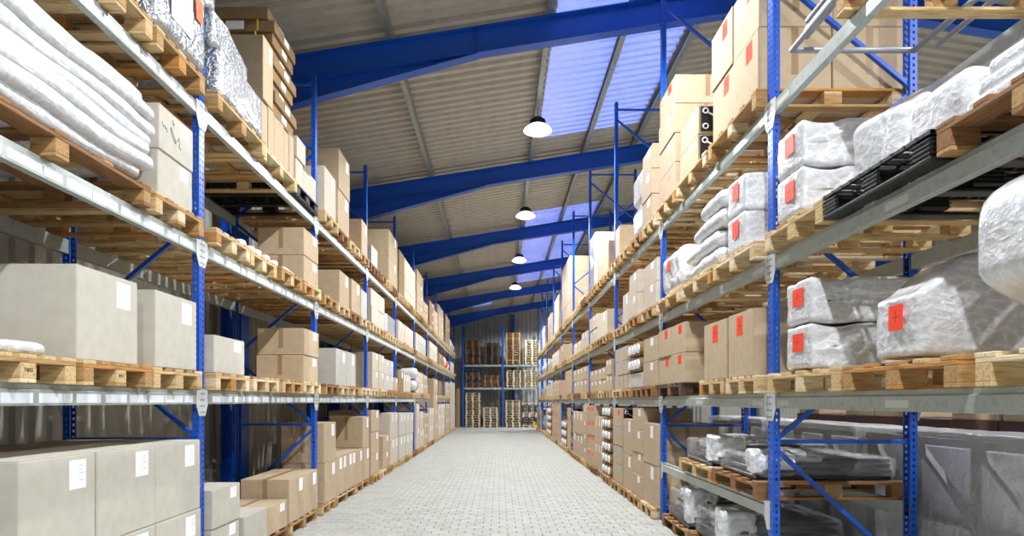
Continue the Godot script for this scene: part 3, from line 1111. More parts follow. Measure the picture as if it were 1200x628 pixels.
	load_("L", 2, 423.2, 430, 338, 1, 1, G, 0.8)
	load_("L", 2, 435.5, 451, 337, 2, 2, PA, 0.8)
	load_("L", 2, 466.5, 484, 374, 1, 5, PA, 0.8)
	load_("L", 2, 485.5, 499, 387, 1, 4, G, 0.8)
	stack_m("L", 2, 24.4, 27.5, 3.6, 1, 4, PA, 0.8)
	stack_m("L", 2, 28.0, 30.8, 3.45, 1, 2, B, 0.8)
	stack_m("L", 2, 35.3, 37.4, 3.5, 1, 2, PA, 0.8)
	# top shelf
	load_("L", 3, 380.5, 393.6, 193.5, 1, 1, PA, 0.7)
	load_("L", 3, 397, 410, 173, 2, 1, {"c": "tan", "l": "w"}, 0.95)
	load_("L", 3, 424.5, 431, 256, 1, 1, T, 0.9)
	load_("L", 3, 436, 443, 286, 1, 1, {"c": "grey", "l": "w"}, 0.8)
	stack_m("L", 3, 15.4, 16.68, 5.24, 2, 1, T, 0.9)
	stack_m("L", 3, 17.0, 17.9, 5.15, 2, 1, BN, 0.9)
	stack_m("L", 3, 17.95, 20.3, 5.15, 4, 2, PA, 0.9)
	stack_m("L", 3, 20.7, 22.4, 5.36, 4, 1, T, 0.9)
	stack_m("L", 3, 22.5, 23.9, 4.7, 2, 1, T, 0.9)
	stack_m("L", 3, 24.4, 26.0, 5.0, 3, 1, B, 0.9)
	stack_m("L", 3, 26.1, 27.6, 4.9, 3, 1, T, 0.9)
	stack_m("L", 3, 28.0, 30.5, 5.35, 4, 1, T, 0.9)
	stack_m("L", 3, 31.7, 34.5, 5.4, 3, 1, B, 0.9)
	for k in 3:
		bag("white_bag", "white plastic bag, %s of three, top shelf, first bay from end, wall rack" % ORD[k], "bag", "white bags", -XL - 0.4, LV.L[3] + PH + 0.002, 35.8 + k * 0.95, Vector3(0.9, 0.62 - 0.1 * k, 0.8), "film_white", 320 + k)
	for k in 3:
		bag("white_bag", "%s plastic bag, %s of three, second shelf, second bay from end, wall rack" % [["white", "red", "white"][k], ORD[k]], "bag", "white bags", -XL - 0.35, LV.L[2] + PH + 0.002, 32.1 + k * 0.95, Vector3(0.8, 0.62 - 0.12 * k, 0.7), ["film_white", "label_red", "film_white"][k], 330 + k)
	# grey shrink-wrapped load on the second shelf, fourth bay
	wrapped("wrapped_parcel", "grey shrink-wrapped parcel, second shelf, %s bay from end, wall rack" % ORD[NB - 4], "parcel", "wrapped goods", P(-XL - 0.35, LV.L[2] + PH + 0.002, 15.75), Vector3(0.8, 0.42, 1.3), "film_grey", 340, 0.05, 0.02, 12)

	# --- bundle of white foam sheets overhanging its old brown pallet
	pallet(P(-XL - 0.53, LV.L[2] + 0.001, 3.86), 1.96, 1.2, "wood_brown", true, "weathered brown pallet under the white foam bundle, second shelf, wall rack", "pallets on the wall rack")
	var y := LV.L[2] + PH + 0.003
	var fb := thing("foam_bundle", "bundle of folded white foam sheets bulging over a brown pallet", "bundle", P(-XL - 0.45, y + 0.02, 3.68))
	var hh := [0.075, 0.085, 0.085, 0.08, 0.085, 0.08, 0.085]
	var yy := 0.0
	for k in 7:
		var len2: float = 2.16 + [0.0, 0.1, 0.02, 0.08, 0.12, 0.06, 0.02][k]
		var wid: float = 1.02 + [0.0, 0.05, 0.03, 0.07, 0.05, 0.06, 0.02][k]
		var sm := func(p: Vector3) -> Vector3:
			var e := clampf((-p.z - len2 / 2 + 0.5) / 0.5, 0.0, 1.0)
			return Vector3(p.x, p.y * (1.0 + 0.25 * (1.0 - e)) + 0.012 * sin(p.z * 5.0 + k), p.z)
		part(fb, "foam_sheet", blob(Vector3(wid, hh[k] + 0.012, len2), 0.042, 26, 0.018, 400 + k, 2.6, sm), M.film_white, Vector3(0.02 * (k % 3) - 0.02, yy + hh[k] / 2 + 0.006, -len2 / 2 + 1.06))
		yy += hh[k]
	# scribbles on the two beige boxes beside the bundle
	# --- foil-wrapped load with paper sheet, top shelf, tenth bay
	for pp in [[4.88, 5.68, "wood_tan"], [4.02, 4.82, "wood_tan"]]:
		pallet(P(-XL + 0.09 - 0.6, LV.L[3] + 0.001, (pp[0] + pp[1]) / 2), 0.8, 1.2, pp[2], true, "tan wooden pallet under a foil-wrapped load, %s, top shelf, wall rack" % ("beside the upright" if pp[0] > 4.5 else "away from the upright"), "pallets on the wall rack")
	var f1 := wrapped("foil_parcel", "silver foil-wrapped parcel with white paper sheet and orange sticker", "parcel", "foil-wrapped goods", P(-XL - 0.42, LV.L[3] + PH + 0.003, 5.27), Vector3(1.06, 0.8, 0.8), "film_foil", 501, 0.07, 0.035, 22)
	sticker(f1, "paper", Vector3(0.537, 0.36, 0.06), 0.34, 0.44, Vector3(0, 0, 0))
	sticker(f1, "label_orange", Vector3(0.545, 0.42, -0.22), 0.12, 0.17)
	wrapped("foil_parcel", "silver foil-wrapped parcel with no paper sheet, top shelf, wall rack", "parcel", "foil-wrapped goods", P(-XL - 0.5, LV.L[3] + PH + 0.003, 4.4), Vector3(1.0, 0.8, 0.74), "film_foil", 502, 0.08, 0.03, 18)
	# --- top shelf, ninth bay: foil parcels, strapped cartons, a black plastic pallet
	shelf_pallet("L", 3, 5.92, 7.12, "wood_tan", 0.1)
	shelf_pallet("L", 3, 7.16, 8.34, "wood_pale", 0.07)
	plastic_pallet(P(-XL - 0.55, LV.L[3] + 0.001, 8.9), 1.0, 1.2, "black plastic pallet, top shelf, ninth bay from end, wall rack")
	var y3: float = LV.L[3] + PH + 0.003
	wrapped("foil_parcel", "low silver foil-wrapped parcel beside strapped brown cartons", "parcel", "foil-wrapped goods", P(-XL - 0.33, y3, 6.55), Vector3(0.84, 0.42, 1.1), "film_foil", 503, 0.06, 0.03, 22)
	wrapped("foil_parcel", "sloping silver foil-wrapped parcel lying on the low foil parcel", "parcel", "foil-wrapped goods", P(-XL - 0.36, y3 + 0.43, 6.45), Vector3(0.76, 0.34, 0.86), "film_foil", 504, 0.06, 0.03, 22, Vector3.ZERO, func(p: Vector3) -> Vector3: return Vector3(p.x, p.y - maxf(0.0, p.y + 0.17) * clampf((-p.z + 0.1) * 0.9, 0.0, 0.45), p.z))
	wrapped("foil_parcel", "narrow upright foil-wrapped piece standing on the foil parcels", "parcel", "foil-wrapped goods", P(-XL - 0.30, y3 + 0.78, 6.15), Vector3(0.5, 0.34, 0.22), "film_foil", 505, 0.05, 0.02, 16)
	for k in 6:      # thin cartons on edge
		var d1 := 7.2 + k * 0.187
		carton("L", 3, d1, d1 + 0.182, y3, y3 + 0.46 + 0.02 * (k % 2), 0.82, {"c": "tan", "name": "upright_carton", "noun": "thin edge-on carton", "t": false}, "single tier", 0.04)
	for k in 9:
		var o := 0.035 * sin(k * 2.1)
		var y0 := y3 + 0.485 + k * 0.122
		var t := carton("L", 3, 7.56 + 0.03 * sin(k * 1.3), 8.36 + 0.03 * sin(k * 1.7), y0, y0 + 0.121, 0.95, {"c": "brown", "l": "w", "name": "flat_carton", "noun": "flat strapped carton", "t": false, "lo": 0.05, "ly": 0.9, "jit": false}, "%s layer" % ORD[k], 0.02 + o)
		if k > 2:
			for q in [-0.2, 0.3]:
				part(t, "strap", bev(Vector3(0.018, 0.12, 0.003), 0.0005), M.strap, Vector3(q, 0.06, 0.399 + 0.002 * (k % 2)))
			if k > 6:
				part(t, "label", flat(0.19, 0.09), M.label_white, Vector3(0.06, 0.06, 0.402), Vector3(0, -PI / 2, 0))
	carton("L", 3, 7.22, 7.54, y3 + 0.485, y3 + 1.13, 0.6, {"c": "tan", "l": "w", "name": "leaning_carton", "noun": "tall leaning carton", "t": false}, "upper row", 0.05)
	for k in 3:
		carton("L", 3, 8.42 + k * 0.31, 8.72 + k * 0.31, y3 + 0.002, y3 + [0.3, 0.26, 0.3][k], 0.8, {"c": "pale", "l": "w", "noun": "small box on plastic pallet"}, "single tier", 0.04)
	carton("L", 3, 8.42, 8.80, y3 + 0.305, y3 + 0.56, 0.6, {"c": "pale", "noun": "small sheet-covered box"}, "second tier", 0.05)
	# --- second shelf, ninth bay: wrapped box and rolled film
	wrapped("wrapped_parcel", "clear film-wrapped parcel behind a blue upright, second shelf, wall rack", "parcel", "wrapped goods", P(-XL - 0.75, LV.L[2] + PH + 0.003, 6.35), Vector3(0.6, 0.34, 0.62), "film_grey", 345, 0.04, 0.02, 16)
	for k in 5:
		var rl := thing("film_roll", "rolled white film sheet, %s of five, second shelf, wall rack" % ORD[k], "roll", P(-XL - 0.22, LV.L[2] + PH + 0.003, 6.75 + k * 0.24), "rolls of white film")
		part(rl, "roll", blob(Vector3(0.5, 0.075, 0.11), 0.036, 12, 0.012, 350 + k, 5.0), M.film_white, Vector3(0, 0.038, 0), Vector3(0, 0.25 * sin(k * 2.0), 0))
	wrapped("film_scrap", "crumpled white film scrap lying on pallet, second shelf, wall rack", "film", "", P(-XL - 0.18, LV.L[2] + PH + 0.002, 8.25), Vector3(0.4, 0.07, 0.42), "film_white", 357, 0.035, 0.03, 14)
	wrapped("film_scrap", "crumpled white film lying on pallet beside big beige box, first shelf", "film", "", P(-XL - 0.25, LV.L[1] + PH + 0.002, 3.55), Vector3(0.55, 0.07, 0.5), "film_white", 358, 0.035, 0.03, 14)

# ------------------------------------------------------------------ goods on the rack below the skylights
func fill_skylight_rack() -> void:
	rng.seed = 2002
	var T := {"c": "tan", "l": "w"}
	var R := {"c": "tan", "l": "r"}
	var RO := {"c": "pale", "l": "o"}
	var PA := {"c": "pale", "l": "w"}
	var G := {"c": "grey", "l": "w"}
	var O := {"c": "tan", "l": "o", "ln": 2}
	var Bl := {"c": "tan", "l": "b"}
	# pallets
	for p in [[4.27, 5.4, "wood_pale"], [3.16, 4.22, "wood_tan"], [1.95, 3.04, "wood_pale"]]:
		shelf_pallet("R", 1, p[0], p[1], p[2], 0.06)
	for p in [[4.44, 5.4, "wood_pale"], [2.2, 3.28, "wood_brown"]]:
		shelf_pallet("R", 2, p[0], p[1], p[2], 0.08)
	plastic_pallet(P(XR - 0.09 + 0.6, LV.R[2] + 0.001, 3.86), 1.1, 1.2, "black plastic pallet, second shelf, tenth bay from end, skylight rack")
	shelf_pallet("R", 3, 3.1, 4.3, "wood_tan", 0.06)
	for p in [[7.97, 9.12, "wood_dark"], [6.46, 7.24, "wood_pale"], [5.6, 6.4, "wood_pale"]]:
		shelf_pallet("R", 1, p[0], p[1], p[2], 0.06)
	for p in [[5.6, 6.68, "wood_pale"], [6.76, 7.86, "wood_pale"], [7.96, 9.1, "wood_pale"]]:
		shelf_pallet("R", 2, p[0], p[1], p[2], 0.09)
	for p in [[5.58, 6.86, "wood_tan"], [6.95, 8.1, "wood_pale"], [8.2, 9.12, "wood_pale"]]:
		shelf_pallet("R", 3, p[0], p[1], p[2], 0.08)
	shelf_pallet("R", 0, 7.74, 8.94, "wood_brown", 0.05)
	shelf_pallet("R", 0, 6.5, 7.68, "wood_brown", 0.05)
	shelf_pallet("R", 0, 6.88, 8.1, "wood_pale", 0.05, 0.76)
	shelf_pallet("R", 0, 5.64, 6.84, "wood_brown", 0.05, 0.76)
	for b in range(2, NB):
		for lv in 4:
			default_pallets("R", lv, b)
	# floor
	load_("R", 0, 753.4, 771.0, 497, 2, 1, T, 0.8)
	load_("R", 0, 740.8, 753, 475, 4, 1, T, 0.7)
	load_("R", 0, 729.8, 740.6, 491.6, 2, 1, T, 0.8)
	for k in 4:
		truss_sleeve("R", 0, 11.85, 12.8, PH + 0.002 + k * 0.32, 0.318, ["b", "b", "b", "r"][k], k)
	roll_pile("R", 0, 13.0, 14.05, PH + 0.005, 1.45, 6, 3)
	load_("R", 0, 697.2, 705.8, 489, 2, 3, T, 0.8)
	load_("R", 0, 688.3, 697, 474, 4, 2, {"c": "tan", "l": "r", "ln": 2}, 0.8)
	stack_m("R", 0, 16.76, 17.4, 1.40, 4, 1, T, 0.8)
	load_("R", 0, 671.5, 682.6, 483, 2, 3, T, 0.8)
	for k in 4:
		truss_sleeve("R", 0, 20.45, 21.4, PH + 0.002 + k * 0.30, 0.298, "r", k)
	roll_pile("R", 0, 21.6, 23.2, PH + 0.005, 0.95, 3, 3)
	stack_m("R", 0, 24.2, 27.5, 1.46, 4, 3, O, 0.8)
	roll_pile("R", 0, 27.95, 30.2, PH + 0.005, 1.3, 4, 3)
	stack_m("R", 0, 30.3, 31.2, 1.2, 2, 1, T, 0.8)
	for k in 3:
		bag("blue_bag", "pale blue plastic-wrapped bale, %s of three, floor row, skylight rack" % ORD[k], "bale", "blue bales", XR + 0.5, PH + 0.003, 32.2 + k * 1.0, Vector3(1.0, 1.1 - 0.12 * k, 0.9), "film_blue", 600 + k)
	stack_m("R", 0, 35.3, 38.5, 1.1, 2, 3, T, 0.8)
	# first shelf
	load_("R", 1, 770.5, 802, 376, 2, 2, R, 0.8)
	load_("R", 1, 825.5, 852, 372, 1, 1, {"c": "tan", "l": "r", "lo": 0.1}, 0.8)
	load_("R", 1, 853.5, 883, 360, 1, 1, {"c": "tan", "l": "r", "lo": 0.06}, 0.8)
	load_("R", 1, 753.7, 769.0, 392, 2, 1, T, 0.8)
	stack_m("R", 1, 10.22, 11.3, 1.96, 1, 1, {"c": "grey", "noun": "low pale crate under rolls"}, 0.7)
	roll_pile("R", 1, 10.3, 11.2, 1.965, 2.42, 2, 4)
	load_("R", 1, 720.3, 735, 404, 3, 3, Bl, 0.7)
	load_("R", 1, 710, 719.5, 419, 2, 2, T, 0.8)
	load_("R", 1, 691, 709.5, 430, 2, 4, T, 0.8)
	load_("R", 1, 672, 689, 428, 2, 4, T, 0.8)
	load_("R", 1, 662, 668.5, 433, 2, 1, O, 0.8)
	stack_m("R", 1, 22.6, 23.9, 2.2, 1, 2, O, 0.8)
	stack_m("R", 1, 24.2, 27.5, 2.25, 2, 3, T, 0.8)
	stack_m("R", 1, 27.9, 31.1, 2.2, 1, 3, PA, 0.8)
	stack_m("R", 1, 31.7, 34.8, 2.1, 1, 3, T, 0.8)
	# second shelf
	load_("R", 2, 754.8, 770.6, 299, 2, 1, PA, 0.8)
	load_("R", 2, 736.8, 747, 314.7, 2, 1, PA, 0.75)
	load_("R", 2, 729.6, 736.4, 341, 1, 1, PA, 0.75)
	load_("R", 2, 701.4, 711, 362, 1, 1, PA, 0.9)
	load_("R", 2, 691, 699.5, 367, 2, 1, PA, 0.8)
	load_("R", 2, 681.5, 688.5, 386, 1, 2, PA, 0.8)
	load_("R", 2, 672.5, 681, 398, 1, 2, PA, 0.8)
	stack_m("R", 2, 20.6, 22.6, 3.2, 1, 1, {"c": "tan"}, 0.8)
	stack_m("R", 2, 22.7, 23.9, 3.35, 1, 1, T, 0.8)
	stack_m("R", 2, 24.3, 27.4, 3.3, 1, 3, PA, 0.8)
	stack_m("R", 2, 28.0, 30.0, 3.1, 1, 2, T, 0.8)
	for k in 3:
		bag("white_bag", "white plastic bag, %s of three, second shelf, skylight rack" % ORD[k], "bag", "white bags", XR + 0.35, LV.R[2] + PH + 0.003, 32.2 + k * 0.95, Vector3(0.8, 0.5, 0.8), "film_white", 610 + k)
	# top shelf
	for q in [0.05, -0.53]:
		stack_m("R", 3, 5.62, 6.84, 4.98, 2, 2, {"c": "tan", "l": "r", "noun": "large red-labelled box"} if q > 0 else {"c": "tan", "noun": "large rear box"}, 0.57, -1.0, q)
	for k in 2:
		truss_sleeve("R", 3, 7.33, 8.04, LV.R[3] + PH + 0.002 + k * 0.3, 0.298, "b", k)
	stack_m("R", 3, 8.3, 9.1, 5.33, 4, 1, {"c": "tan", "l": "r"}, 0.75)
	load_("R", 3, 752.2, 763.6, 167, 3, 1, T, 0.75)
	for k in 2:
		bag("white_bag", "white plastic bag, %s, top shelf, eighth bay from end, skylight rack" % ["underneath", "on top"][k], "bag", "white bags", XR + 0.40, LV.R[3] + PH + 0.012 + k * 0.5, 10.72, Vector3(0.8, 0.48, 0.9), "film_white", 620 + k, Vector3.ZERO, 0.22)
	load_("R", 3, 720.8, 726, 263, 1, 1, T, 0.75)
	wrapped("wrapped_parcel", "tall white film-wrapped stack, top shelf, seventh bay from end, skylight rack", "parcel", "wrapped goods", P(XR + 0.36, LV.R[3] + PH + 0.003, 15.7), Vector3(0.82, 1.18, 0.9), "film_white", 630, 0.05, 0.03, 16)
	load_("R", 3, 699, 705, 297, 1, 1, T, 0.75)
	load_("R", 3, 706, 713, 281, 1, 1, T, 0.75)
	load_("R", 3, 684.5, 689.3, 330, 1, 1, PA, 0.7)
	load_("R", 3, 677, 684, 345, 1, 2, PA, 0.7)
	stack_m("R", 3, 20.7, 23.2, 5.75, 4, 2, {"c": "tan", "l": "b"}, 0.85)
	stack_m("R", 3, 24.4, 26.5, 5.2, 3, 1, T, 0.8)
	stack_m("R", 3, 27.95, 30.0, 5.0, 2, 1, T, 0.8)
	stack_m("R", 3, 32.0, 34.0, 4.9, 2, 1, PA, 0.8)

	# --- wrapped goods, tenth bay
	var ya: float = LV.R[1] + PH + 0.014
	var yb: float = LV.R[2] + PH + 0.014
	var sag := func(p: Vector3) -> Vector3:
		var t := clampf((p.x + 0.38) / 0.3, 0.0, 1.0)
		return Vector3(p.x, p.y - 0.03 * sin(t * PI) * (1.0 if p.y > 0 else 0.4), p.z)
	for k in 2:
		var w := wrapped("wrapped_parcel", "white bubble-wrapped parcel with red label, %s of two, first shelf, tenth bay from end" % ["lower", "upper"][k], "parcel", "wrapped goods", P(XR - 0.04 + 0.39, ya + k * 0.305, 4.9), Vector3(0.78, 0.30, 0.42), "film_grey", 700 + k, 0.035, 0.03, 24, Vector3.ZERO, sag)
		sticker(w, "label_red", Vector3(-0.398, 0.18, 0.02), 0.17, 0.12, Vector3(0, PI, 0))
	var slope_up := func(p: Vector3) -> Vector3:
		var t := clampf((p.x + 0.33) / 0.3, 0.0, 1.0)
		var rise := 0.62 + 0.38 * smoothstep(0.0, 1.0, t)
		var bulge := 1.0 + (0.12 if p.y < 0.0 else 0.0) * (1.0 if p.x > 0.1 else 0.0)
		return Vector3(p.x * bulge, (p.y + 0.25) * rise - 0.25, p.z)
	var sl := wrapped("wrapped_machine", "bubble-wrapped machine part sloping up from a low end with red label", "parcel", "wrapped goods", P(XR - 0.03 + 0.33, ya, 3.71), Vector3(0.66, 0.52, 0.42), "film_grey", 710, 0.045, 0.03, 26, Vector3.ZERO, slope_up)
	sticker(sl, "label_red", Vector3(-0.345, 0.21, 0.03), 0.13, 0.13, Vector3(0, PI, 0))
	var top_heavy := func(p: Vector3) -> Vector3:
		var f := smoothstep(-0.36, -0.12, p.y)
		var sx := 0.55 + 0.45 * f
		var top := smoothstep(0.05, 0.45, p.y)
		var x := 0.35 + (p.x - 0.35) * sx
		return Vector3(lerpf(x, maxf(x, -0.36 + 0.45 * top), top), p.y, p.z)
	wrapped("wrapped_machine", "large top-heavy bubble-wrapped machine part without a label, narrow foot", "parcel", "wrapped goods", P(XR - 0.12 + 0.38, ya, 2.68), Vector3(0.76, 0.86, 0.62), "film_white", 720, 0.09, 0.03, 26, Vector3.ZERO, top_heavy)
	for k in 2:
		var w := wrapped("wrapped_parcel", "white bubble-wrapped parcel with red label, %s of two, second shelf, tenth bay from end" % ["lower", "upper"][k], "parcel", "wrapped goods", P(XR - 0.06 + 0.39, yb + k * 0.315, 5.0), Vector3(0.78, 0.31, 0.44), "film_white", 730 + k, 0.035, 0.03, 24, Vector3.ZERO, sag)
		sticker(w, "label_red", Vector3(-0.398, 0.18, 0.03), 0.15, 0.13, Vector3(0, PI, 0))
	# irregular bubble-wrapped pieces on the black pallet and on the brown pallet before it
	var hump := func(p: Vector3) -> Vector3:
		return Vector3(p.x, (p.y + 0.2) * (0.85 + 0.45 * exp(-pow((p.x + 0.05) / 0.2, 2.0)) - 0.25 * clampf(p.z * 1.2, -0.3, 0.8)) - 0.2, p.z)
	wrapped("bubble_wrapped_part", "humped bubble-wrapped part on the black plastic pallet", "parcel", "wrapped goods", P(XR + 0.5, yb, 4.12), Vector3(0.86, 0.44, 0.56), "film_white", 740, 0.08, 0.045, 26, Vector3.ZERO, hump)
	wrapped("bubble_wrapped_part", "low bubble-wrapped part on the black plastic pallet beside the humped one", "parcel", "wrapped goods", P(XR + 0.48, yb, 3.55), Vector3(0.82, 0.30, 0.5), "film_white", 741, 0.08, 0.04, 24)
	for k in 3:
		wrapped("bubble_wrapped_package", "flat bubble-wrapped package, %s of three, on brown pallet, second shelf" % ["lowest", "middle", "topmost"][k], "package", "bubble-wrapped packages", P(XR + 0.42, yb + 0.095 * k, 2.74), Vector3(0.8 - 0.1 * k, 0.075, 1.0), "film_white", 745 + k, 0.03, 0.01, 22)

	# --- steel tube frame and loose tubes on the top shelf
	var yt: float = LV.R[3] + PH + 0.024
	var fr := thing("tube_frame", "rectangular steel tube frame overhanging its top-shelf pallet, skylight rack", "frame", P(XR - 0.03, yt, 5.02))
	for q in [[Vector3(0, 0, 0), Vector3(0.86, 0, 0)], [Vector3(0, 0, 0), Vector3(0, 0, 1.85)], [Vector3(0.86, 0, 0), Vector3(0.86, 0, 1.85)], [Vector3(0, 0, 1.85), Vector3(0.86, 0, 1.85)]]:
		var m := Mb.new(true)
		m.tube(q[0], q[1], 0.021, 14)
		part(fr, "tube", m.done(), M.steel_tube)
	for k in 4:
		var lt := thing("steel_tube", "loose steel tube lying across the tube frame, %s of four" % ORD[k], "tube", P(XR - 0.03 + [0.06, 0.055, 0.05, 0.98][k], yt + [0.043, 0.086, 0.129, 0.0][k], [4.92, 4.9, 4.88, 4.95][k]), "loose steel tubes")
		var m := Mb.new(true)
		m.tube(Vector3.ZERO, Vector3(0, 0, 1.7), 0.019, 14)
		part(lt, "tube", m.done(), M.steel_tube)
	# --- parcels and sacks on the second shelf, ninth bay
	for k in 2:
		var w := wrapped("wrapped_parcel", "white bubble-wrapped parcel with red label, %s of two, second shelf, ninth bay from end" % ["lower", "upper"][k], "parcel", "wrapped goods", P(XR - 0.06 + 0.39, yb + k * 0.315, 6.13), Vector3(0.78, 0.31, 0.42), "film_white", 750 + k, 0.03, 0.026, 24)
		sticker(w, "label_red", Vector3(-0.398, 0.19, 0.02), 0.15, 0.14, Vector3(0, PI, 0))
	var droop := func(p: Vector3) -> Vector3:
		var t := clampf((-p.z - 0.05) / 0.5, 0.0, 1.0)
		return Vector3(p.x, (p.y + 0.08) * (1.0 - 0.35 * t) - 0.08, p.z)
	for k in 4:
		wrapped("white_sack", "white slumped sack, %s from bottom of a leaning pile, skylight rack" % ORD[k], "sack", "white sacks", P(XR + 0.30, yb + 0.172 * k, [7.1, 7.2, 7.0, 6.88][k]), Vector3(0.74, 0.165, [1.0, 1.1, 0.95, 0.7][k]), "film_white", 760 + k, 0.08, 0.022, 22, Vector3.ZERO, droop)
	var sk := wrapped("wrapped_parcel", "lumpy white wrapped parcel with red label below the leaning sacks, skylight rack", "parcel", "wrapped goods", P(XR + 0.32, yb, 8.45), Vector3(0.76, 0.5, 0.95), "film_white", 770, 0.12, 0.05, 22)
	sticker(sk, "label_red", Vector3(-0.385, 0.34, -0.1), 0.15, 0.12, Vector3(0, PI, 0))
	# --- film-wrapped sheet metal on the low beam and on the floor
	var k3 := 0
	for q in [[6.25, 0.906, 1.06, 0.2], [7.45, 0.906, 1.1, 0.26], [8.3, 0.146, 1.1, 0.40], [7.1, 0.146, 1.05, 0.34]]:
		var t := thing("sheet_metal_load", "dark sheet metal under crumpled white film, %s, skylight rack" % ["low beam beside the upright", "low beam away from the upright", "floor pallet beside boxes", "floor pallet under low beam"][k3], "sheet metal", P(XR + 0.53, q[1] + 0.004, q[0]), "film-wrapped sheet metal")
		for j in 4:
			part(t, "sheet", bev(Vector3(1.06 - 0.05 * j, 0.03, q[2] - 0.06 * j), 0.004), M.dark_sheet, Vector3(0.03 * j, 0.02 + q[3] * 0.22 * j, 0.015 * (j % 2)), Vector3(0, 0.03 * (j - 1.5), 0))
		for j in 3:
			part(t, "film_fold", blob(Vector3(0.34 - 0.05 * j, q[3] * [0.95, 0.7, 0.45][j], (q[2] - 0.04) * [0.34, 0.5, 0.3][j]), 0.03, 20, 0.12, 780 + k3 * 5 + j, 4.6), M.film_white, Vector3(-0.36 + 0.1 * j, q[3] * [0.53, 0.42, 0.78][j] + 0.02, q[2] * [0.28, -0.16, 0.1][j]), Vector3(0.0, 0.2 * j - 0.2, 0.0))
		part(t, "film_wrap", blob(Vector3(1.1, q[3] * 0.85, q[2] - 0.01), 0.04, 24, 0.05, 790 + k3, 3.0), M.film_clear, Vector3(0.02, q[3] * 0.43 + 0.008, 0))
		k3 += 1
	# --- plastic-covered truss frames standing behind the rack
	for q in [[5.0, 2.3], [7.4, 2.3], [9.8, 2.3]]:
		var d: float = q[0]
		var len2: float = q[1]
		var t := thing("covered_truss", "grey steel truss frame under clear plastic sheet behind the rack, %s along" % nth("truss"), "truss", P(3.42, 0, d + 0.6), "plastic-covered trusses")
		for zz in [0.0, 0.28]:
			for yy in [0.06, 0.62, 1.22]:
				var m := Mb.new()
				m.bar(Vector3(zz + 0.06, yy, len2 / 2), Vector3(zz + 0.06, yy, -len2 / 2), 0.06, 0.06)
				part(t, "rail", m.done(), M.truss_steel)
			for j in 4:
				var z0 := len2 / 2 - 0.04 - j * (len2 - 0.08) / 3.0
				var m := Mb.new()
				m.bar(Vector3(zz + 0.06, 0.0, z0), Vector3(zz + 0.06, 1.25, z0), 0.05, 0.05)
				part(t, "post", m.done(), M.truss_steel)
				if j < 3:
					var z1 := z0 - (len2 - 0.08) / 3.0
					var m2 := Mb.new()
					m2.bar(Vector3(zz + 0.06, 0.64, z0), Vector3(zz + 0.06, 1.2, z1), 0.05, 0.05)
					part(t, "diagonal", m2.done(), M.truss_steel)
		part(t, "plastic_cover", blob(Vector3(0.52, 1.3, len2 + 0.06), 0.04, 26, 0.02, 800 + int(d), 2.0), M.film_cover, Vector3(0.2, 0.66, 0))
		part(t, "foam_sheet", bev(Vector3(0.03, 1.1, len2 - 0.1), 0.01), M.foam_grey, Vector3(0.21, 0.62, 0))
	# --- goods in the next bay of the hall, seen under the first beam
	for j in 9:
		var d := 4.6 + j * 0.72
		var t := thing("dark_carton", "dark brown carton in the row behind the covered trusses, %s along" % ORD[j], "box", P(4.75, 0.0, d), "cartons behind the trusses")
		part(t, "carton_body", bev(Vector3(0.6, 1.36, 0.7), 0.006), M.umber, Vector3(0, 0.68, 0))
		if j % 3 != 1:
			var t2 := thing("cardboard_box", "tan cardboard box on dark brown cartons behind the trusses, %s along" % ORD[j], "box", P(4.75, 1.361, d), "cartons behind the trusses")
			part(t2, "carton_body", bev(Vector3(0.55, 0.36, 0.66), 0.006), M.tan, Vector3(0, 0.18, 0))

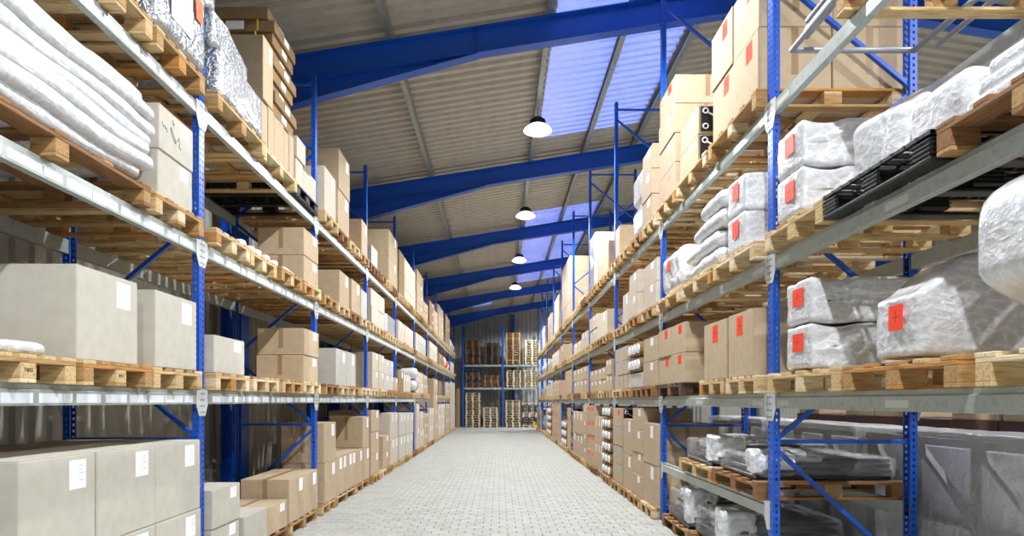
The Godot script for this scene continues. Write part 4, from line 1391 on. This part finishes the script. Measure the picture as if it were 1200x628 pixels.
# ------------------------------------------------------------------ the end of the aisle
func build_end() -> void:
	rng.seed = 3003
	var d0 := 42.3
	var rk := thing("pallet_rack", "short blue rack of empty pallets across the end wall", "pallet rack")
	var xs := [-2.12, 0.22, 2.56]
	for x in xs:
		var f := Node3D.new()
		f.name = "upright_frame"
		rk.add_child(f, true)
		f.position = P(x, 0, d0)
		for z in [0.0, -1.1]:
			part(f, "upright", bev(Vector3(0.1, 6.0, 0.08), 0.004), M.blue_post, Vector3(0, 3.0, z))
		for yy in [0.3, 1.5, 3.0, 4.5, 5.9]:
			part(f, "horizontal_brace", bev(Vector3(0.03, 0.04, 1.06), 0.003), M.blue_post, Vector3(0, yy, -0.55))
	for i in 2:
		for yy in [2.34, 3.69]:
			for z in [0.0, -1.1]:
				part(rk, "beam", bev(Vector3(2.24, 0.11, 0.05), 0.004), M.beam_grey, P((xs[i] + xs[i + 1]) / 2, yy - 0.055, d0 - z))
	# stacks: bay, slot, base, count, woods
	var levels := [0.0, 2.34, 3.69]
	var names2 := ["floor", "middle", "top"]
	var spec := [
		[0, -1.55, 14, ["wood_cream", "wood_pale"], 0], [0, -0.5, 8, ["wood_cream", "wood_cream"], 0], [0, 0.8, 11, ["wood_cream", "wood_pale"], 0], [0, 1.8, 10, ["wood_cream", "wood_dark"], 0],
		[1, -1.55, 7, ["wood_brown", "wood_blue"], 1], [1, -0.45, 5, ["wood_tan", "wood_brown"], 0], [1, 0.85, 7, ["wood_cream", "wood_pale"], 0], [1, 1.9, 7, ["wood_cream", "wood_pale"], 0],
		[2, -1.55, 10, ["wood_brown", "wood_dark"], 0], [2, -0.42, 9, ["wood_dark", "wood_brown"], 0], [2, 0.83, 13, ["wood_tan", "wood_pale"], 0], [2, 1.95, 10, ["wood_cream", "wood_pale"], 0],
	]
	for s in spec:
		var n: int = s[2]
		var col := "first" if s[1] < -1 else "second" if s[1] < 0 else "third" if s[1] < 1.2 else "fourth"
		for k in n:
			var w: String = s[3][0] if rng.randf() < 0.7 else s[3][1]
			if s[4] == 1:
				w = "wood_blue" if k == n - 1 or k == 2 else "wood_brown"
			var word: String = {"wood_pale": "pale", "wood_tan": "tan", "wood_brown": "brown", "wood_dark": "dark", "wood_cream": "cream", "wood_blue": "blue"}[w]
			var mi := MeshInstance3D.new()
			mi.mesh = pallet_mesh(0.86, 1.2)
			mi.material_override = M[w]
			mi.name = numbered("empty_pallet")
			add_child(mi)
			mi.rotation.y = PI / 2 + rng.randf_range(-0.012, 0.012)
			mi.position = P(s[1] + rng.randf_range(-0.025, 0.025), levels[s[0]] + 0.001 + k * (PH + 0.0015), d0 + 0.55)
			tag(mi, "empty %s pallet, %s up, %s stack, %s level of end rack" % [word, ORD[k], col, names2[s[0]]], "pallet", "empty pallets on the end rack")
	var b := thing("bollard", "small yellow guard post at the foot of the skylight rack", "bollard", P(1.98, 0, 40.6))
	part(b, "post", bev(Vector3(0.14, 0.36, 0.14), 0.015), M.yellow_paint, Vector3(0, 0.19, 0))
	part(b, "base_plate", bev(Vector3(0.2, 0.01, 0.2), 0.002), M.yellow_paint, Vector3(0, 0.006, 0))
	var pl := thing("timber_plank", "tall brown timber plank leaning beside the end rack", "plank", P(-2.42, 0, 42.2))
	part(pl, "plank", bev(Vector3(0.2, 2.3, 0.05), 0.004), M.wood_tan, Vector3(0, 1.15, 0))
	# pallets in the far bays of both racks
	if far_pallets.size():
		var mm := MultiMesh.new()
		mm.transform_format = MultiMesh.TRANSFORM_3D
		mm.mesh = pallet_mesh(0.8, 1.2)
		mm.instance_count = far_pallets.size()
		for i in far_pallets.size():
			mm.set_instance_transform(i, Transform3D(Basis(), far_pallets[i][0]))
		var mi := MultiMeshInstance3D.new()
		mi.multimesh = mm
		mi.material_override = M.wood_pale
		mi.name = "distant_pallets"
		add_child(mi)
		mi.set_meta("kind", "stuff")
		tag(mi, "pale wooden pallets under goods in the bays towards the end wall", "pallets")

const LAMP := 26.0

func _ready() -> void:
	# ---- camera: level, lens shifted up
	var cam := Camera3D.new()
	cam.name = "camera"
	add_child(cam)
	var near := 0.1
	cam.set_frustum(628.0 / F * near, Vector2((600.0 - U0) / F * near, (V0 - 314.0) / F * near), near, 200.0)
	cam.position = Vector3(0, H, 0)
	cam.current = true
	# ---- sky and exposure
	var we := WorldEnvironment.new()
	we.name = "environment"
	var env := Environment.new()
	env.background_mode = Environment.BG_SKY
	var sm := ProceduralSkyMaterial.new()
	sm.sky_top_color = Color(0.51, 0.615, 1.0)
	sm.sky_horizon_color = Color(0.62, 0.71, 1.0)
	sm.ground_horizon_color = Color(0.5, 0.55, 0.7)
	sm.ground_bottom_color = Color(0.3, 0.3, 0.3)
	sm.energy_multiplier = 1.6
	var sky := Sky.new()
	sky.sky_material = sm
	env.sky = sky
	env.tonemap_mode = Environment.TONE_MAPPER_LINEAR
	env.tonemap_exposure = 1.34
	env.sdfgi_enabled = true
	env.ssao_enabled = true
	env.ssil_enabled = true
	we.environment = env
	add_child(we)
	# ---- the place
	make_materials()
	mat("beam_sticker", Color(0.80, 0.81, 0.78), 0.5)
	build_building()
	build_lamps()
	build_rack("L")
	build_rack("R")
	fill_wall_rack()
	fill_skylight_rack()
	build_end()
	# ink stamps on two pallet blocks
	for o in get_children():
		if o.has_meta("label"):
			var lb: String = o.get_meta("label")
			if lb.contains("pallet, second along, first shelf, tenth bay from end, wall") or lb.contains("pallet, first along, first shelf, tenth bay from end, wall"):
				var second := lb.contains("second")
				var tm := TextMesh.new()
				tm.text = "(EPC)" if second else "EMKS"
				tm.font = SystemFont.new()
				tm.font_size = 16
				tm.pixel_size = 0.0016
				tm.depth = 0.001
				part(o, "stamp", tm, M.ink, Vector3(0.6005, 0.066, 0.0), Vector3(0, PI / 2, 0))
